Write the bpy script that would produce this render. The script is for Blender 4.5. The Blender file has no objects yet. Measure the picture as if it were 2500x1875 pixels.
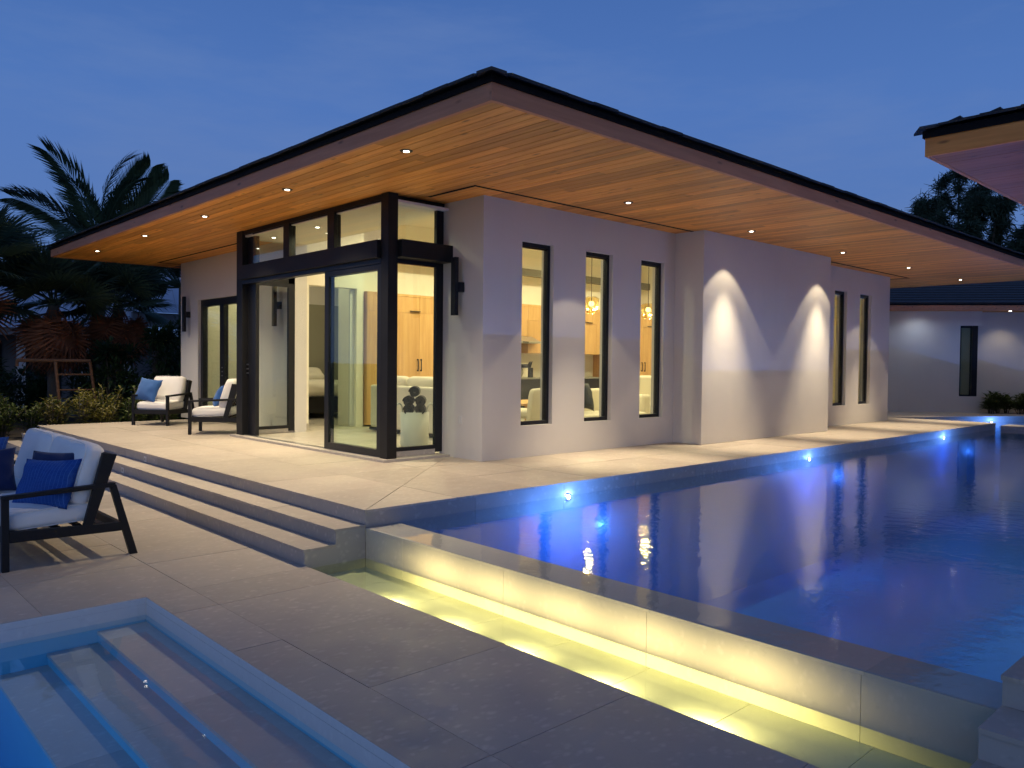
import bpy, bmesh, math, random
from mathutils import Vector, Matrix, Euler, noise
random.seed(7)
R = math.radians
scene = bpy.context.scene
col = scene.collection

# ---------------------------------------------------------------- camera
cd = bpy.data.cameras.new('camera')
cam = bpy.data.objects.new('camera', cd); col.objects.link(cam)
cd.sensor_fit = 'HORIZONTAL'; cd.sensor_width = 36.0; cd.lens = 1933.894 / 2500 * 36
cd.clip_start = 0.05; cd.clip_end = 2000
_p, _y, _r = -0.0252522, 0.8191654, 0.0100801
fw = Vector((math.cos(_y)*math.cos(_p), math.sin(_y)*math.cos(_p), math.sin(_p)))
rt = Vector((math.sin(_y), -math.cos(_y), 0)); up = rt.cross(fw)
rt2 = math.cos(_r)*rt + math.sin(_r)*up; up2 = -math.sin(_r)*rt + math.cos(_r)*up
cam.matrix_world = Matrix(((rt2.x, up2.x, -fw.x, 0), (rt2.y, up2.y, -fw.y, 0), (rt2.z, up2.z, -fw.z, 1.6), (0, 0, 0, 1)))
scene.camera = cam

# ---------------------------------------------------------------- world: dusk sky
SUN_EL, SUN_ROT = -3.0, 222.0
world = bpy.data.worlds.new('World'); scene.world = world; world.use_nodes = True
wn = world.node_tree; wn.nodes.clear()
def N(nt, t, **kw):
    n = nt.nodes.new(t)
    for k, v in kw.items():
        if k in n.inputs: n.inputs[k].default_value = v
        else: setattr(n, k, v)
    return n
wo = N(wn, 'ShaderNodeOutputWorld'); bg = N(wn, 'ShaderNodeBackground')
sky = N(wn, 'ShaderNodeTexSky', sky_type='NISHITA')
sky.sun_disc = False; sky.sun_elevation = R(SUN_EL); sky.sun_rotation = R(SUN_ROT)
sky.air_density = 1.0; sky.dust_density = 0.3; sky.ozone_density = 3.0
tc = N(wn, 'ShaderNodeTexCoord')
sep = N(wn, 'ShaderNodeSeparateXYZ'); wn.links.new(tc.outputs['Generated'], sep.inputs[0])
ramp = N(wn, 'ShaderNodeValToRGB'); wn.links.new(sep.outputs['Z'], ramp.inputs[0])
e = ramp.color_ramp.elements
e[0].position = 0.0; e[0].color = (0.125, 0.225, 0.52, 1)
e[1].position = 1.0; e[1].color = (0.016, 0.05, 0.17, 1)
for pos, c in ((0.16, (0.086, 0.208, 0.515, 1)), (0.30, (0.066, 0.183, 0.485, 1)), (0.45, (0.042, 0.135, 0.385, 1)), (0.7, (0.026, 0.075, 0.24, 1))):
    el = e.new(pos); el.color = c
# thin dusk cloud streaks
mp = N(wn, 'ShaderNodeMapping'); mp.inputs['Scale'].default_value = (1.1, 1.1, 5.0)
wn.links.new(tc.outputs['Generated'], mp.inputs[0])
cn = N(wn, 'ShaderNodeTexNoise', Scale=2.6, Detail=7.0, Roughness=0.62); wn.links.new(mp.outputs[0], cn.inputs['Vector'])
cr = N(wn, 'ShaderNodeMapRange'); cr.inputs['From Min'].default_value = 0.44; cr.inputs['From Max'].default_value = 0.74
wn.links.new(cn.outputs['Fac'], cr.inputs['Value'])
cm = N(wn, 'ShaderNodeMath', operation='MULTIPLY'); cm.inputs[1].default_value = 0.42; wn.links.new(cr.outputs[0], cm.inputs[0])
mix = N(wn, 'ShaderNodeMixRGB', blend_type='MIX'); wn.links.new(cm.outputs[0], mix.inputs['Fac'])
wn.links.new(ramp.outputs[0], mix.inputs['Color1']); mix.inputs['Color2'].default_value = (0.150, 0.250, 0.48, 1)
# the physical dusk sky adds its own afterglow on top of the gradient
ad = N(wn, 'ShaderNodeMixRGB', blend_type='ADD'); ad.inputs['Fac'].default_value = 1.0
wn.links.new(mix.outputs[0], ad.inputs['Color1']); wn.links.new(sky.outputs[0], ad.inputs['Color2'])
wn.links.new(ad.outputs[0], bg.inputs['Color']); bg.inputs['Strength'].default_value = 0.90
wn.links.new(bg.outputs[0], wo.inputs['Surface'])
# last soft glow of the set sun, from behind the camera
sd = bpy.data.lights.new('sun', 'SUN'); sd.energy = 0.20; sd.angle = R(60); sd.color = (1.0, 0.94, 0.88)
sun = bpy.data.objects.new('sun', sd); col.objects.link(sun); sun.rotation_euler = Vector((.67, .74, -.30)).to_track_quat('-Z', 'Y').to_euler()

vs = scene.view_settings
vs.view_transform = 'Standard'; vs.look = 'None'; vs.exposure = 0.0; vs.gamma = 1.0; vs.use_curve_mapping = False
cy = scene.cycles
cy.use_denoising = True
try: cy.denoiser = 'OPENIMAGEDENOISE'; cy.denoising_input_passes = 'RGB_ALBEDO_NORMAL'
except Exception: pass
cy.max_bounces = 9; cy.diffuse_bounces = 5; cy.glossy_bounces = 4; cy.transmission_bounces = 6; cy.transparent_max_bounces = 24; cy.volume_bounces = 0
cy.sample_clamp_indirect = 6.0; cy.caustics_reflective = False; cy.caustics_refractive = False; cy.blur_glossy = 0.5

# ---------------------------------------------------------------- materials
MATS = {}
def newmat(name):
    m = bpy.data.materials.new(name); m.use_nodes = True; m.node_tree.nodes.clear(); MATS[name] = m
    return m, m.node_tree
def finish(nt, shader):
    o = N(nt, 'ShaderNodeOutputMaterial'); nt.links.new(shader, o.inputs['Surface'])
def pos(nt, scale=(1, 1, 1), rnd=0.0):
    g = N(nt, 'ShaderNodeNewGeometry'); v = g.outputs['Position']
    if rnd:
        oi = N(nt, 'ShaderNodeObjectInfo'); mu = N(nt, 'ShaderNodeMath', operation='MULTIPLY'); mu.inputs[1].default_value = rnd
        nt.links.new(oi.outputs['Random'], mu.inputs[0])
        va = N(nt, 'ShaderNodeVectorMath', operation='ADD'); nt.links.new(v, va.inputs[0]); nt.links.new(mu.outputs[0], va.inputs[1]); v = va.outputs[0]
    m = N(nt, 'ShaderNodeMapping'); m.inputs['Scale'].default_value = scale; nt.links.new(v, m.inputs[0])
    return m.outputs[0]
def ramp2(nt, fac, stops):
    r = N(nt, 'ShaderNodeValToRGB'); nt.links.new(fac, r.inputs[0]); el = r.color_ramp.elements
    el[0].position, el[0].color = stops[0][0], (*stops[0][1], 1); el[1].position, el[1].color = stops[-1][0], (*stops[-1][1], 1)
    for p, c in stops[1:-1]:
        x = el.new(p); x.color = (*c, 1)
    return r.outputs[0]
def mixc(nt, fac, a, b, mode='MIX'):
    m = N(nt, 'ShaderNodeMixRGB', blend_type=mode)
    if isinstance(fac, (int, float)): m.inputs['Fac'].default_value = fac
    else: nt.links.new(fac, m.inputs['Fac'])
    for s, k in ((a, 'Color1'), (b, 'Color2')):
        if isinstance(s, tuple): m.inputs[k].default_value = (*s, 1)
        else: nt.links.new(s, m.inputs[k])
    return m.outputs[0]
def mrange(nt, v, a, b, c=0.0, d=1.0):
    m = N(nt, 'ShaderNodeMapRange'); nt.links.new(v, m.inputs['Value'])
    for k, x in (('From Min', a), ('From Max', b), ('To Min', c), ('To Max', d)): m.inputs[k].default_value = x
    return m.outputs[0]
def objrand(nt, lo, hi):
    oi = N(nt, 'ShaderNodeObjectInfo'); return mrange(nt, oi.outputs['Random'], 0, 1, lo, hi)
def bumpn(nt, h, strength=0.3, dist=0.01):
    b = N(nt, 'ShaderNodeBump', Strength=strength, Distance=dist); nt.links.new(h, b.inputs['Height']); return b.outputs[0]
def prin(nt, color, rough=0.6, metal=0.0, normal=None, spec=0.5, **kw):
    p = N(nt, 'ShaderNodeBsdfPrincipled')
    if isinstance(color, tuple): p.inputs['Base Color'].default_value = (*color, 1)
    else: nt.links.new(color, p.inputs['Base Color'])
    if isinstance(rough, (int, float)): p.inputs['Roughness'].default_value = rough
    else: nt.links.new(rough, p.inputs['Roughness'])
    p.inputs['Metallic'].default_value = metal; p.inputs['Specular IOR Level'].default_value = spec
    if normal is not None: nt.links.new(normal, p.inputs['Normal'])
    for k, v in kw.items(): p.inputs[k.replace('_', ' ')].default_value = v
    return p
def noise_(nt, vec, scale, detail=5, rough=0.55):
    n = N(nt, 'ShaderNodeTexNoise', Scale=scale, Detail=detail, Roughness=rough); nt.links.new(vec, n.inputs['Vector']); return n.outputs['Fac']
def simple(name, color, rough=0.6, var=0.12, vscale=6.0, bump=0.0, bscale=60, metal=0.0, spec=0.5, rnd=0.0):
    m, nt = newmat(name); v = pos(nt, rnd=rnd)
    n = noise_(nt, v, vscale)
    c = mixc(nt, n, tuple(x*(1-var) for x in color), tuple(min(1, x*(1+var)) for x in color))
    nm = bumpn(nt, noise_(nt, v, bscale, 4), bump, 0.01) if bump else None
    finish(nt, prin(nt, c, rough, metal, nm, spec).outputs[0]); return m
def stone(name, base, fleck, rough=0.45, dark=0.88):
    m, nt = newmat(name)
    v = pos(nt, rnd=37.0)
    big = noise_(nt, v, 1.6, 5, 0.6)
    c = mixc(nt, big, tuple(x*dark for x in base), tuple(x*1.06 for x in base))
    vo = pos(nt, (15, 24, 18), rnd=11.0)
    vr = N(nt, 'ShaderNodeTexVoronoi', feature='F1'); vr.inputs['Scale'].default_value = 1.0; vr.inputs['Randomness'].default_value = 1.0
    wv = N(nt, 'ShaderNodeTexNoise', Scale=9.0, Detail=3.0); nt.links.new(v, wv.inputs['Vector'])
    va = N(nt, 'ShaderNodeVectorMath', operation='MULTIPLY_ADD'); va.inputs[1].default_value = (1.5, 1.5, 1.5)
    nt.links.new(wv.outputs['Color'], va.inputs[0]); nt.links.new(vo, va.inputs[2]); nt.links.new(va.outputs[0], vr.inputs['Vector'])
    patch = mrange(nt, noise_(nt, v, 9.0, 4, 0.65), 0.42, 0.62)
    fl = mrange(nt, vr.outputs['Distance'], 0.46, 0.16)
    f2 = N(nt, 'ShaderNodeMath', operation='MULTIPLY'); nt.links.new(fl, f2.inputs[0]); nt.links.new(patch, f2.inputs[1])
    c = mixc(nt, f2.outputs[0], c, fleck)
    dk = mrange(nt, noise_(nt, v, 24.0, 5, 0.7), 0.6, 0.8, 0.0, 0.35)
    c = mixc(nt, dk, c, tuple(x*0.55 for x in base))
    c = mixc(nt, 1.0, c, N_gray(nt, objrand(nt, 0.89, 1.07)), 'MULTIPLY')
    nm = bumpn(nt, noise_(nt, v, 90, 3), 0.12, 0.004)
    rg = mrange(nt, noise_(nt, v, 5.0, 4), 0.3, 0.7, rough-0.08, rough+0.12)
    finish(nt, prin(nt, c, rg, 0, nm, 0.4).outputs[0]); return m
def N_gray(nt, v):
    c = N(nt, 'ShaderNodeCombineColor')
    for i in range(3): nt.links.new(v, c.inputs[i])
    return c.outputs[0]
def wood(name, a, b, axis='y', rough=0.5, knots=True, rnd=53.0, rlo=0.78, rhi=1.15, grain=1.0):
    m, nt = newmat(name)
    sc = {'x': (1.2, 18, 18), 'y': (18, 1.2, 18), 'z': (18, 18, 1.2)}[axis]
    v = pos(nt, tuple(s*grain for s in sc), rnd=rnd)
    n1 = noise_(nt, v, 1.0, 6, 0.6)
    c = ramp2(nt, n1, [(0.25, a), (0.55, tuple((x+y)/2 for x, y in zip(a, b))), (0.78, b)])
    if knots:
        ks = {'x': (2.4, 8, 8), 'y': (8, 2.4, 8), 'z': (8, 8, 2.4)}[axis]
        kv = pos(nt, ks, rnd=rnd)
        vr = N(nt, 'ShaderNodeTexVoronoi', feature='F1'); vr.inputs['Scale'].default_value = 1.0; nt.links.new(kv, vr.inputs['Vector'])
        k = mrange(nt, vr.outputs['Distance'], 0.17, 0.05, 0.0, 0.75)
        c = mixc(nt, k, c, tuple(x*0.3 for x in a))
    c = mixc(nt, 1.0, c, N_gray(nt, objrand(nt, rlo, rhi)), 'MULTIPLY')
    nm = bumpn(nt, n1, 0.15, 0.004)
    finish(nt, prin(nt, c, rough, 0, nm, 0.35).outputs[0]); return m
def fabric(name, color, scale=260, var=0.08, bump=0.25, rough=0.9):
    m, nt = newmat(name); v = pos(nt)
    n = noise_(nt, v, 4.0, 4)
    c = mixc(nt, n, tuple(x*(1-var) for x in color), tuple(min(1, x*(1+var)) for x in color))
    w = N(nt, 'ShaderNodeTexNoise', Scale=scale, Detail=2.0); nt.links.new(v, w.inputs['Vector'])
    finish(nt, prin(nt, c, rough, 0, bumpn(nt, w.outputs['Fac'], bump, 0.004), 0.2, Sheen_Weight=0.15).outputs[0]); return m
def emis(name, color, strength):
    m, nt = newmat(name); e_ = N(nt, 'ShaderNodeEmission', Strength=strength); e_.inputs['Color'].default_value = (*color, 1)
    finish(nt, e_.outputs[0]); return m
def schlick(nt, f0, normal=None):
    lw = N(nt, 'ShaderNodeLayerWeight', Blend=0.5)
    if normal is not None: nt.links.new(normal, lw.inputs['Normal'])
    pw_ = N(nt, 'ShaderNodeMath', operation='POWER'); pw_.inputs[1].default_value = 5.0; nt.links.new(lw.outputs['Facing'], pw_.inputs[0])
    return mrange(nt, pw_.outputs[0], 0.0, 1.0, f0, 1.0)
def glass(name, tint=(0.93, 0.97, 0.94), rough=0.0, base=0.05):
    m, nt = newmat(name)
    fo = schlick(nt, base)
    tr = N(nt, 'ShaderNodeBsdfTransparent'); tr.inputs['Color'].default_value = (*tint, 1)
    gl = N(nt, 'ShaderNodeBsdfGlossy', Roughness=rough); gl.inputs['Color'].default_value = (0.9, 0.93, 0.95, 1)
    mx = N(nt, 'ShaderNodeMixShader'); nt.links.new(fo, mx.inputs[0]); nt.links.new(tr.outputs[0], mx.inputs[1]); nt.links.new(gl.outputs[0], mx.inputs[2])
    finish(nt, mx.outputs[0]); return m
def water(name, tint, vol, dens, bump, bsc, stretch=(1, 1, 1), rough=0.015, bend=False, scat=0.0):
    m, nt = newmat(name)
    v = pos(nt, stretch)
    n1 = noise_(nt, v, bsc, 3, 0.5); n2 = noise_(nt, v, bsc*4.2, 3, 0.5)
    patch = mrange(nt, noise_(nt, pos(nt), 0.35, 2), 0.35, 0.65, 0.25, 1.0)
    ad_ = N(nt, 'ShaderNodeMath', operation='MULTIPLY_ADD'); ad_.inputs[1].default_value = 0.14
    nt.links.new(n2, ad_.inputs[0]); nt.links.new(n1, ad_.inputs[2])
    mu = N(nt, 'ShaderNodeMath', operation='MULTIPLY'); nt.links.new(ad_.outputs[0], mu.inputs[0]); nt.links.new(patch, mu.inputs[1])
    b = N(nt, 'ShaderNodeBump', Strength=1.0, Distance=bump); nt.links.new(mu.outputs[0], b.inputs['Height'])
    fo = schlick(nt, 0.02, b.outputs[0])
    tr = N(nt, 'ShaderNodeBsdfRefraction' if bend else 'ShaderNodeBsdfTransparent'); tr.inputs['Color'].default_value = (*tint, 1)
    if bend: tr.inputs['IOR'].default_value = 1.333; tr.inputs['Roughness'].default_value = 0.0; nt.links.new(b.outputs[0], tr.inputs['Normal'])
    gl = N(nt, 'ShaderNodeBsdfGlossy', Roughness=rough); nt.links.new(b.outputs[0], gl.inputs['Normal'])
    mx = N(nt, 'ShaderNodeMixShader'); nt.links.new(fo, mx.inputs[0]); nt.links.new(tr.outputs[0], mx.inputs[1]); nt.links.new(gl.outputs[0], mx.inputs[2])
    o = N(nt, 'ShaderNodeOutputMaterial'); nt.links.new(mx.outputs[0], o.inputs['Surface'])
    if dens:
        va = N(nt, 'ShaderNodeVolumeAbsorption', Density=dens); va.inputs['Color'].default_value = (*vol, 1); vout = va.outputs[0]
        if scat:
            vsn = N(nt, 'ShaderNodeVolumeScatter', Density=scat, Anisotropy=0.2); vsn.inputs['Color'].default_value = (0.45, 0.72, 1.0, 1)
            av = N(nt, 'ShaderNodeAddShader'); nt.links.new(vout, av.inputs[0]); nt.links.new(vsn.outputs[0], av.inputs[1]); vout = av.outputs[0]
        nt.links.new(vout, o.inputs['Volume'])
    return m
def leafmat(name, a, b, rough=0.55, trans=0.25):
    m, nt = newmat(name)
    n = noise_(nt, pos(nt), 2.3, 4)
    c = mixc(nt, n, a, b); c = mixc(nt, 1.0, c, N_gray(nt, objrand(nt, 0.7, 1.25)), 'MULTIPLY')
    p = prin(nt, c, rough, 0, None, 0.35)
    t = N(nt, 'ShaderNodeBsdfTranslucent'); nt.links.new(c, t.inputs['Color'])
    mx = N(nt, 'ShaderNodeMixShader'); mx.inputs[0].default_value = trans; nt.links.new(p.outputs[0], mx.inputs[1]); nt.links.new(t.outputs[0], mx.inputs[2])
    finish(nt, mx.outputs[0]); return m

TILE = stone('limestone paving', (0.43, 0.372, 0.31), (0.53, 0.47, 0.395), 0.50)
RISER = stone('limestone riser', (0.40, 0.365, 0.325), (0.52, 0.47, 0.41), 0.5)
WEIR = stone('limestone weir', (0.52, 0.47, 0.38), (0.58, 0.52, 0.43), 0.7, 0.94)
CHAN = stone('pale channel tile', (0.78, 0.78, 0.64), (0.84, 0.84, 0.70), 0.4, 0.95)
SPA = stone('spa stone', (0.62, 0.55, 0.48), (0.70, 0.63, 0.55), 0.4)
GROUT = simple('grout', (0.16, 0.14, 0.12), 0.9, 0.1, 20)
POOLTILE = simple('blue pool plaster', (0.08, 0.24, 0.48), 0.5, 0.15, 1.5)
SPATILE = simple('spa blue plaster', (0.22, 0.55, 0.66), 0.5, 0.1, 2.0)
COPING = stone('pale spa coping', (0.72, 0.70, 0.66), (0.78, 0.76, 0.71), 0.5, 0.95)
def stucco():
    m, nt = newmat('white stucco'); v = pos(nt)
    c = mixc(nt, noise_(nt, v, 0.9, 5, 0.6), (0.62, 0.595, 0.56), (0.70, 0.672, 0.635))
    st = mrange(nt, noise_(nt, pos(nt, (2.2, 2.2, 0.25)), 1.0, 5, 0.65), 0.55, 0.8, 0.0, 0.10)
    c = mixc(nt, st, c, (0.42, 0.40, 0.37))
    h = noise_(nt, v, 130, 4, 0.7)
    finish(nt, prin(nt, c, 0.88, 0, bumpn(nt, h, 0.8, 0.010), 0.25).outputs[0]); return m
STUCCO = stucco()
INWALL = simple('cream interior paint', (0.80, 0.76, 0.64), 0.85, 0.03, 2)
INCEIL = simple('ceiling paint', (0.76, 0.73, 0.66), 0.9, 0.03, 2)
INFLOOR = stone('interior limestone floor', (0.48, 0.44, 0.37), (0.6, 0.55, 0.46), 0.35)
GREYWALL = simple('grey green bedroom paint', (0.24, 0.23, 0.17), 0.85, 0.05, 2)
BLACK = simple('black aluminium', (0.012, 0.013, 0.017), 0.38, 0.2, 12, 0.05, 160, spec=0.3)
BLACKW = simple('black painted timber frame', (0.009, 0.009, 0.010), 0.5, 0.3, 8, 0.1, 90, spec=0.3)
SOFFIT = wood('cedar soffit', (0.60, 0.215, 0.036), (0.95, 0.445, 0.098), 'y', 0.5, True, 53.0, 0.68, 1.12)
FASCIAX = wood('cedar fascia along x', (0.44, 0.17, 0.085), (0.62, 0.27, 0.145), 'x', 0.55, True, 0.0, 1, 1)
FASCIAY = wood('cedar fascia along y', (0.44, 0.17, 0.085), (0.62, 0.27, 0.145), 'y', 0.55, True, 0.0, 1, 1)
FASCIA2 = wood('orange cedar fascia', (0.62, 0.21, 0.04), (0.86, 0.35, 0.085), 'y', 0.55, True, 0.0, 1, 1)
OAK = wood('oak cabinet', (0.50, 0.27, 0.09), (0.72, 0.45, 0.19), 'z', 0.45, False, 31.0, 0.92, 1.06, 0.8)
BEAMW = wood('grey beam wood', (0.13, 0.12, 0.09), (0.26, 0.23, 0.17), 'x', 0.7, False)
TIMBER = wood('weathered stake timber', (0.12, 0.06, 0.03), (0.25, 0.13, 0.07), 'x', 0.8, False)
SLATE = simple('dark slate', (0.020, 0.021, 0.026), 0.62, 0.35, 5, 0.5, 45, rnd=20.0)
DRIP = simple('black metal drip edge', (0.006, 0.006, 0.007), 0.8, 0.2, 8, spec=0.15)
CANVAS = fabric('white outdoor canvas', (0.80, 0.775, 0.735))
LINEN = fabric('cream linen', (0.72, 0.66, 0.52))
NAVY = fabric('navy canvas', (0.010, 0.020, 0.075), 260, 0.15)
DARKNAVY = fabric('dark teal cushion', (0.008, 0.014, 0.022), 260, 0.15)
BLUEC = fabric('blue canvas', (0.035, 0.105, 0.30), 260, 0.10)
DUVET = fabric('white duvet', (0.66, 0.62, 0.50), 200, 0.05)
TOWEL = fabric('charcoal towel', (0.028, 0.028, 0.027), 180, 0.3, 0.9)
BASKET = fabric('white rope basket', (0.60, 0.60, 0.55), 90, 0.06, 0.6)
BEDF = fabric('charcoal bed upholstery', (0.02, 0.019, 0.018))
STEEL = simple('brushed steel', (0.55, 0.55, 0.53), 0.3, 0.08, 10, metal=1.0)
WHITEP = simple('white plastic', (0.62, 0.62, 0.60), 0.4, 0.03)
DARKK = simple('dark kitchen front', (0.010, 0.011, 0.013), 0.5, 0.1)
COUNTER = simple('grey counter stone', (0.20, 0.19, 0.16), 0.35, 0.1, 12)
def knit():
    m, nt = newmat('blue knitted cover')
    t = N(nt, 'ShaderNodeTexCoord'); mpn = N(nt, 'ShaderNodeMapping'); nt.links.new(t.outputs['UV'], mpn.inputs[0]); mpn.inputs['Scale'].default_value = (1, 1, 1)
    mpn.inputs['Rotation'].default_value = (0, 0, R(90))
    b = N(nt, 'ShaderNodeTexBrick', Scale=11.0); nt.links.new(mpn.outputs[0], b.inputs['Vector'])
    b.inputs['Color1'].default_value = (0.010, 0.050, 0.25, 1); b.inputs['Color2'].default_value = (0.016, 0.070, 0.31, 1); b.inputs['Mortar'].default_value = (0.085, 0.21, 0.52, 1)
    b.inputs['Mortar Size'].default_value = 0.035; b.inputs['Mortar Smooth'].default_value = 0.6; b.inputs['Brick Width'].default_value = 0.24; b.inputs['Row Height'].default_value = 0.62
    b.offset = 0.5
    finish(nt, prin(nt, b.outputs['Color'], 0.9, 0, bumpn(nt, b.outputs['Fac'], 0.6, 0.01), 0.2).outputs[0]); return m
KNIT = knit()
GLASS = glass('clear window glass')
DOORG = glass('sliding door glass', (0.90, 0.95, 0.90), 0.0, 0.05)
POOLW = water('pool water', (0.95, 0.98, 1.0), (0.25, 0.66, 1.0), 0.30, 0.0046, 8.0, (1, 1, 1), 0.004, False, 0.105)
CHANW = water('channel water', (0.97, 0.99, 0.90), (0.80, 0.98, 0.70), 0.7, 0.0015, 6.0)
SPAW = water('spa water', (0.92, 0.98, 1.0), (0.28, 0.72, 1.0), 0.55, 0.0012, 5.0)
LAMP = emis('warm downlight lens', (1.0, 0.90, 0.72), 14.0)
INLAMP = emis('interior downlight lens', (1.0, 0.93, 0.75), 12.0)
PENDG = emis('pendant bulb', (1.0, 0.80, 0.42), 5.0)
BLUELED = emis('blue pool light lens', (0.45, 0.62, 1.0), 26.0)
YELLED = emis('warm channel light lens', (1.0, 0.88, 0.50), 12.0)
SHADE = glass('amber pendant glass', (0.98, 0.83, 0.48), 0.05, 0.1)
PALM = leafmat('coconut frond', (0.035, 0.070, 0.040), (0.075, 0.125, 0.065), 0.45, 0.2)
FANL = leafmat('fan palm leaf', (0.040, 0.072, 0.044), (0.085, 0.125, 0.068), 0.5, 0.2)
DEAD = leafmat('dead palm skirt', (0.17, 0.066, 0.032), (0.32, 0.135, 0.064), 0.85, 0.1)
TRUNK = simple('palm trunk bark', (0.10, 0.085, 0.065), 0.9, 0.3, 9, 0.8, 16)
BUSH = leafmat('dark shrub leaf', (0.020, 0.050, 0.020), (0.05, 0.10, 0.034), 0.45, 0.2)
CROTON = leafmat('yellow green plant leaf', (0.075, 0.085, 0.016), (0.20, 0.17, 0.035), 0.5, 0.3)
CROTG = leafmat('green plant leaf', (0.05, 0.085, 0.02), (0.11, 0.14, 0.035), 0.5, 0.3)
CASU = leafmat('casuarina needles', (0.022, 0.045, 0.030), (0.05, 0.085, 0.05), 0.7, 0.2)
SOIL = simple('mulch soil', (0.035, 0.028, 0.02), 0.95, 0.4, 8, 0.8, 30)
LAWN = simple('dark lawn', (0.03, 0.045, 0.018), 0.95, 0.35, 3, 0.8, 60)
NBWALL = simple('neighbour wall render', (0.20, 0.20, 0.21), 0.9, 0.1)
NBROOF = simple('pale metal roof', (0.42, 0.45, 0.50), 0.45, 0.08, 2, spec=0.6)
NBWHITE = simple('white trim paint', (0.55, 0.55, 0.55), 0.7, 0.05)
DARKVOID = simple('dark window void', (0.006, 0.006, 0.008), 0.3, 0.1)
BLIND = leafmat('cream roller blind', (0.66, 0.60, 0.42), (0.72, 0.66, 0.46), 0.9, 0.6)
STRAPW = simple('wicker chair', (0.3, 0.25, 0.17), 0.8, 0.2, 40)

# ---------------------------------------------------------------- mesh helpers
def tag(o, label=None, cat=None, group=None, kind=None):
    for k, v in (('label', label), ('category', cat), ('group', group), ('kind', kind)):
        if v: o[k] = v
    return o
def empty(name, loc=(0, 0, 0), rz=0.0, **kw):
    o = bpy.data.objects.new(name, None); col.objects.link(o); o.location = loc; o.rotation_euler = (0, 0, rz); o.empty_display_size = 0.2
    return tag(o, **kw)
def link(name, me, m=None, parent=None, loc=None, rot=None, scale=None):
    if m is not None and not me.materials: me.materials.append(m)
    o = bpy.data.objects.new(name, me); col.objects.link(o)
    if parent: o.parent = parent
    if loc is not None: o.location = loc
    if rot is not None: o.rotation_euler = rot
    if scale is not None: o.scale = scale
    return o
class MB:
    def __init__(s): s.v = []; s.f = []
    def add(s, vs, fs):
        b = len(s.v); s.v += [tuple(x) for x in vs]; s.f += [tuple(i+b for i in f) for f in fs]; return s
    def box(s, x0, x1, y0, y1, z0, z1):
        return s.add([(x0,y0,z0),(x1,y0,z0),(x1,y1,z0),(x0,y1,z0),(x0,y0,z1),(x1,y0,z1),(x1,y1,z1),(x0,y1,z1)],
                     [(0,3,2,1),(4,5,6,7),(0,1,5,4),(1,2,6,5),(2,3,7,6),(3,0,4,7)])
    def quad(s, a, b, c, d): return s.add([a, b, c, d], [(0, 1, 2, 3)])
    def prism(s, poly, z0, z1):                       # poly counter-clockwise in xy
        n = len(poly)
        return s.add([(x, y, z0) for x, y in poly] + [(x, y, z1) for x, y in poly],
                     [tuple(range(n))[::-1], tuple(range(n, 2*n))] + [(i, (i+1) % n, n+(i+1) % n, n+i) for i in range(n)])
    def prism_y(s, poly, y0, y1):                     # poly in xz
        n = len(poly)
        return s.add([(x, y0, z) for x, z in poly] + [(x, y1, z) for x, z in poly],
                     [tuple(range(n)), tuple(range(n, 2*n))[::-1]] + [(i, n+i, n+(i+1) % n, (i+1) % n) for i in range(n)])
    def tube(s, pts, rad, n=8, cap=True):
        pts = [Vector(p) for p in pts]; rs = rad if isinstance(rad, (list, tuple)) else [rad]*len(pts)
        b = len(s.v)
        for i, p in enumerate(pts):
            t = (pts[min(i+1, len(pts)-1)] - pts[max(i-1, 0)]).normalized()
            a = t.orthogonal().normalized() if abs(t.z) > 0.9 else t.cross(Vector((0, 0, 1))).normalized()
            if abs(t.z) > 0.9: a = (Vector((1, 0, 0)) - t*t.x).normalized()
            c = t.cross(a)
            for k in range(n):
                w = 2*math.pi*k/n; s.v.append(tuple(p + (a*math.cos(w) + c*math.sin(w))*rs[i]))
        for i in range(len(pts)-1):
            for k in range(n):
                s.f.append((b+i*n+k, b+i*n+(k+1) % n, b+(i+1)*n+(k+1) % n, b+(i+1)*n+k))
        if cap:
            s.f.append(tuple(b+k for k in range(n))[::-1]); s.f.append(tuple(b+(len(pts)-1)*n+k for k in range(n)))
        return s
    def mesh(s, name, origin=(0, 0, 0)):
        me = bpy.data.meshes.new(name); ox, oy, oz = origin
        me.from_pydata([(x-ox, y-oy, z-oz) for x, y, z in s.v], [], s.f); me.update(); return me
    def build(s, name, m, parent=None, smooth=False, bevel=0.0, local=False, origin=None):
        o0 = (0, 0, 0)
        if parent is not None and not local:
            q = parent; o0 = Vector((0, 0, 0))
            while q: o0 = o0 + q.location; q = q.parent
        if origin is not None: o0 = Vector(o0) + Vector(origin) if parent else Vector(origin)
        me = s.mesh(name, o0)
        bm = bmesh.new(); bm.from_mesh(me); bmesh.ops.recalc_face_normals(bm, faces=bm.faces); bm.to_mesh(me); bm.free()
        if smooth: me.polygons.foreach_set('use_smooth', [True]*len(me.polygons))
        o = link(name, me, m, parent)
        if origin is not None: o.location = origin
        if bevel:
            b = o.modifiers.new('bevel', 'BEVEL'); b.width = bevel; b.segments = 2; b.limit_method = 'ANGLE'
        return o
def box(name, m, parent, x0, x1, y0, y1, z0, z1, bevel=0.0, local=False):
    return MB().box(x0, x1, y0, y1, z0, z1).build(name, m, parent, bevel=bevel, local=local)
UNIT = {}
def unitbox(m):
    if m.name not in UNIT:
        me = MB().box(-.5, .5, -.5, .5, -.5, .5).mesh('unit ' + m.name); me.materials.append(m); UNIT[m.name] = me
    return UNIT[m.name]
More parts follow.
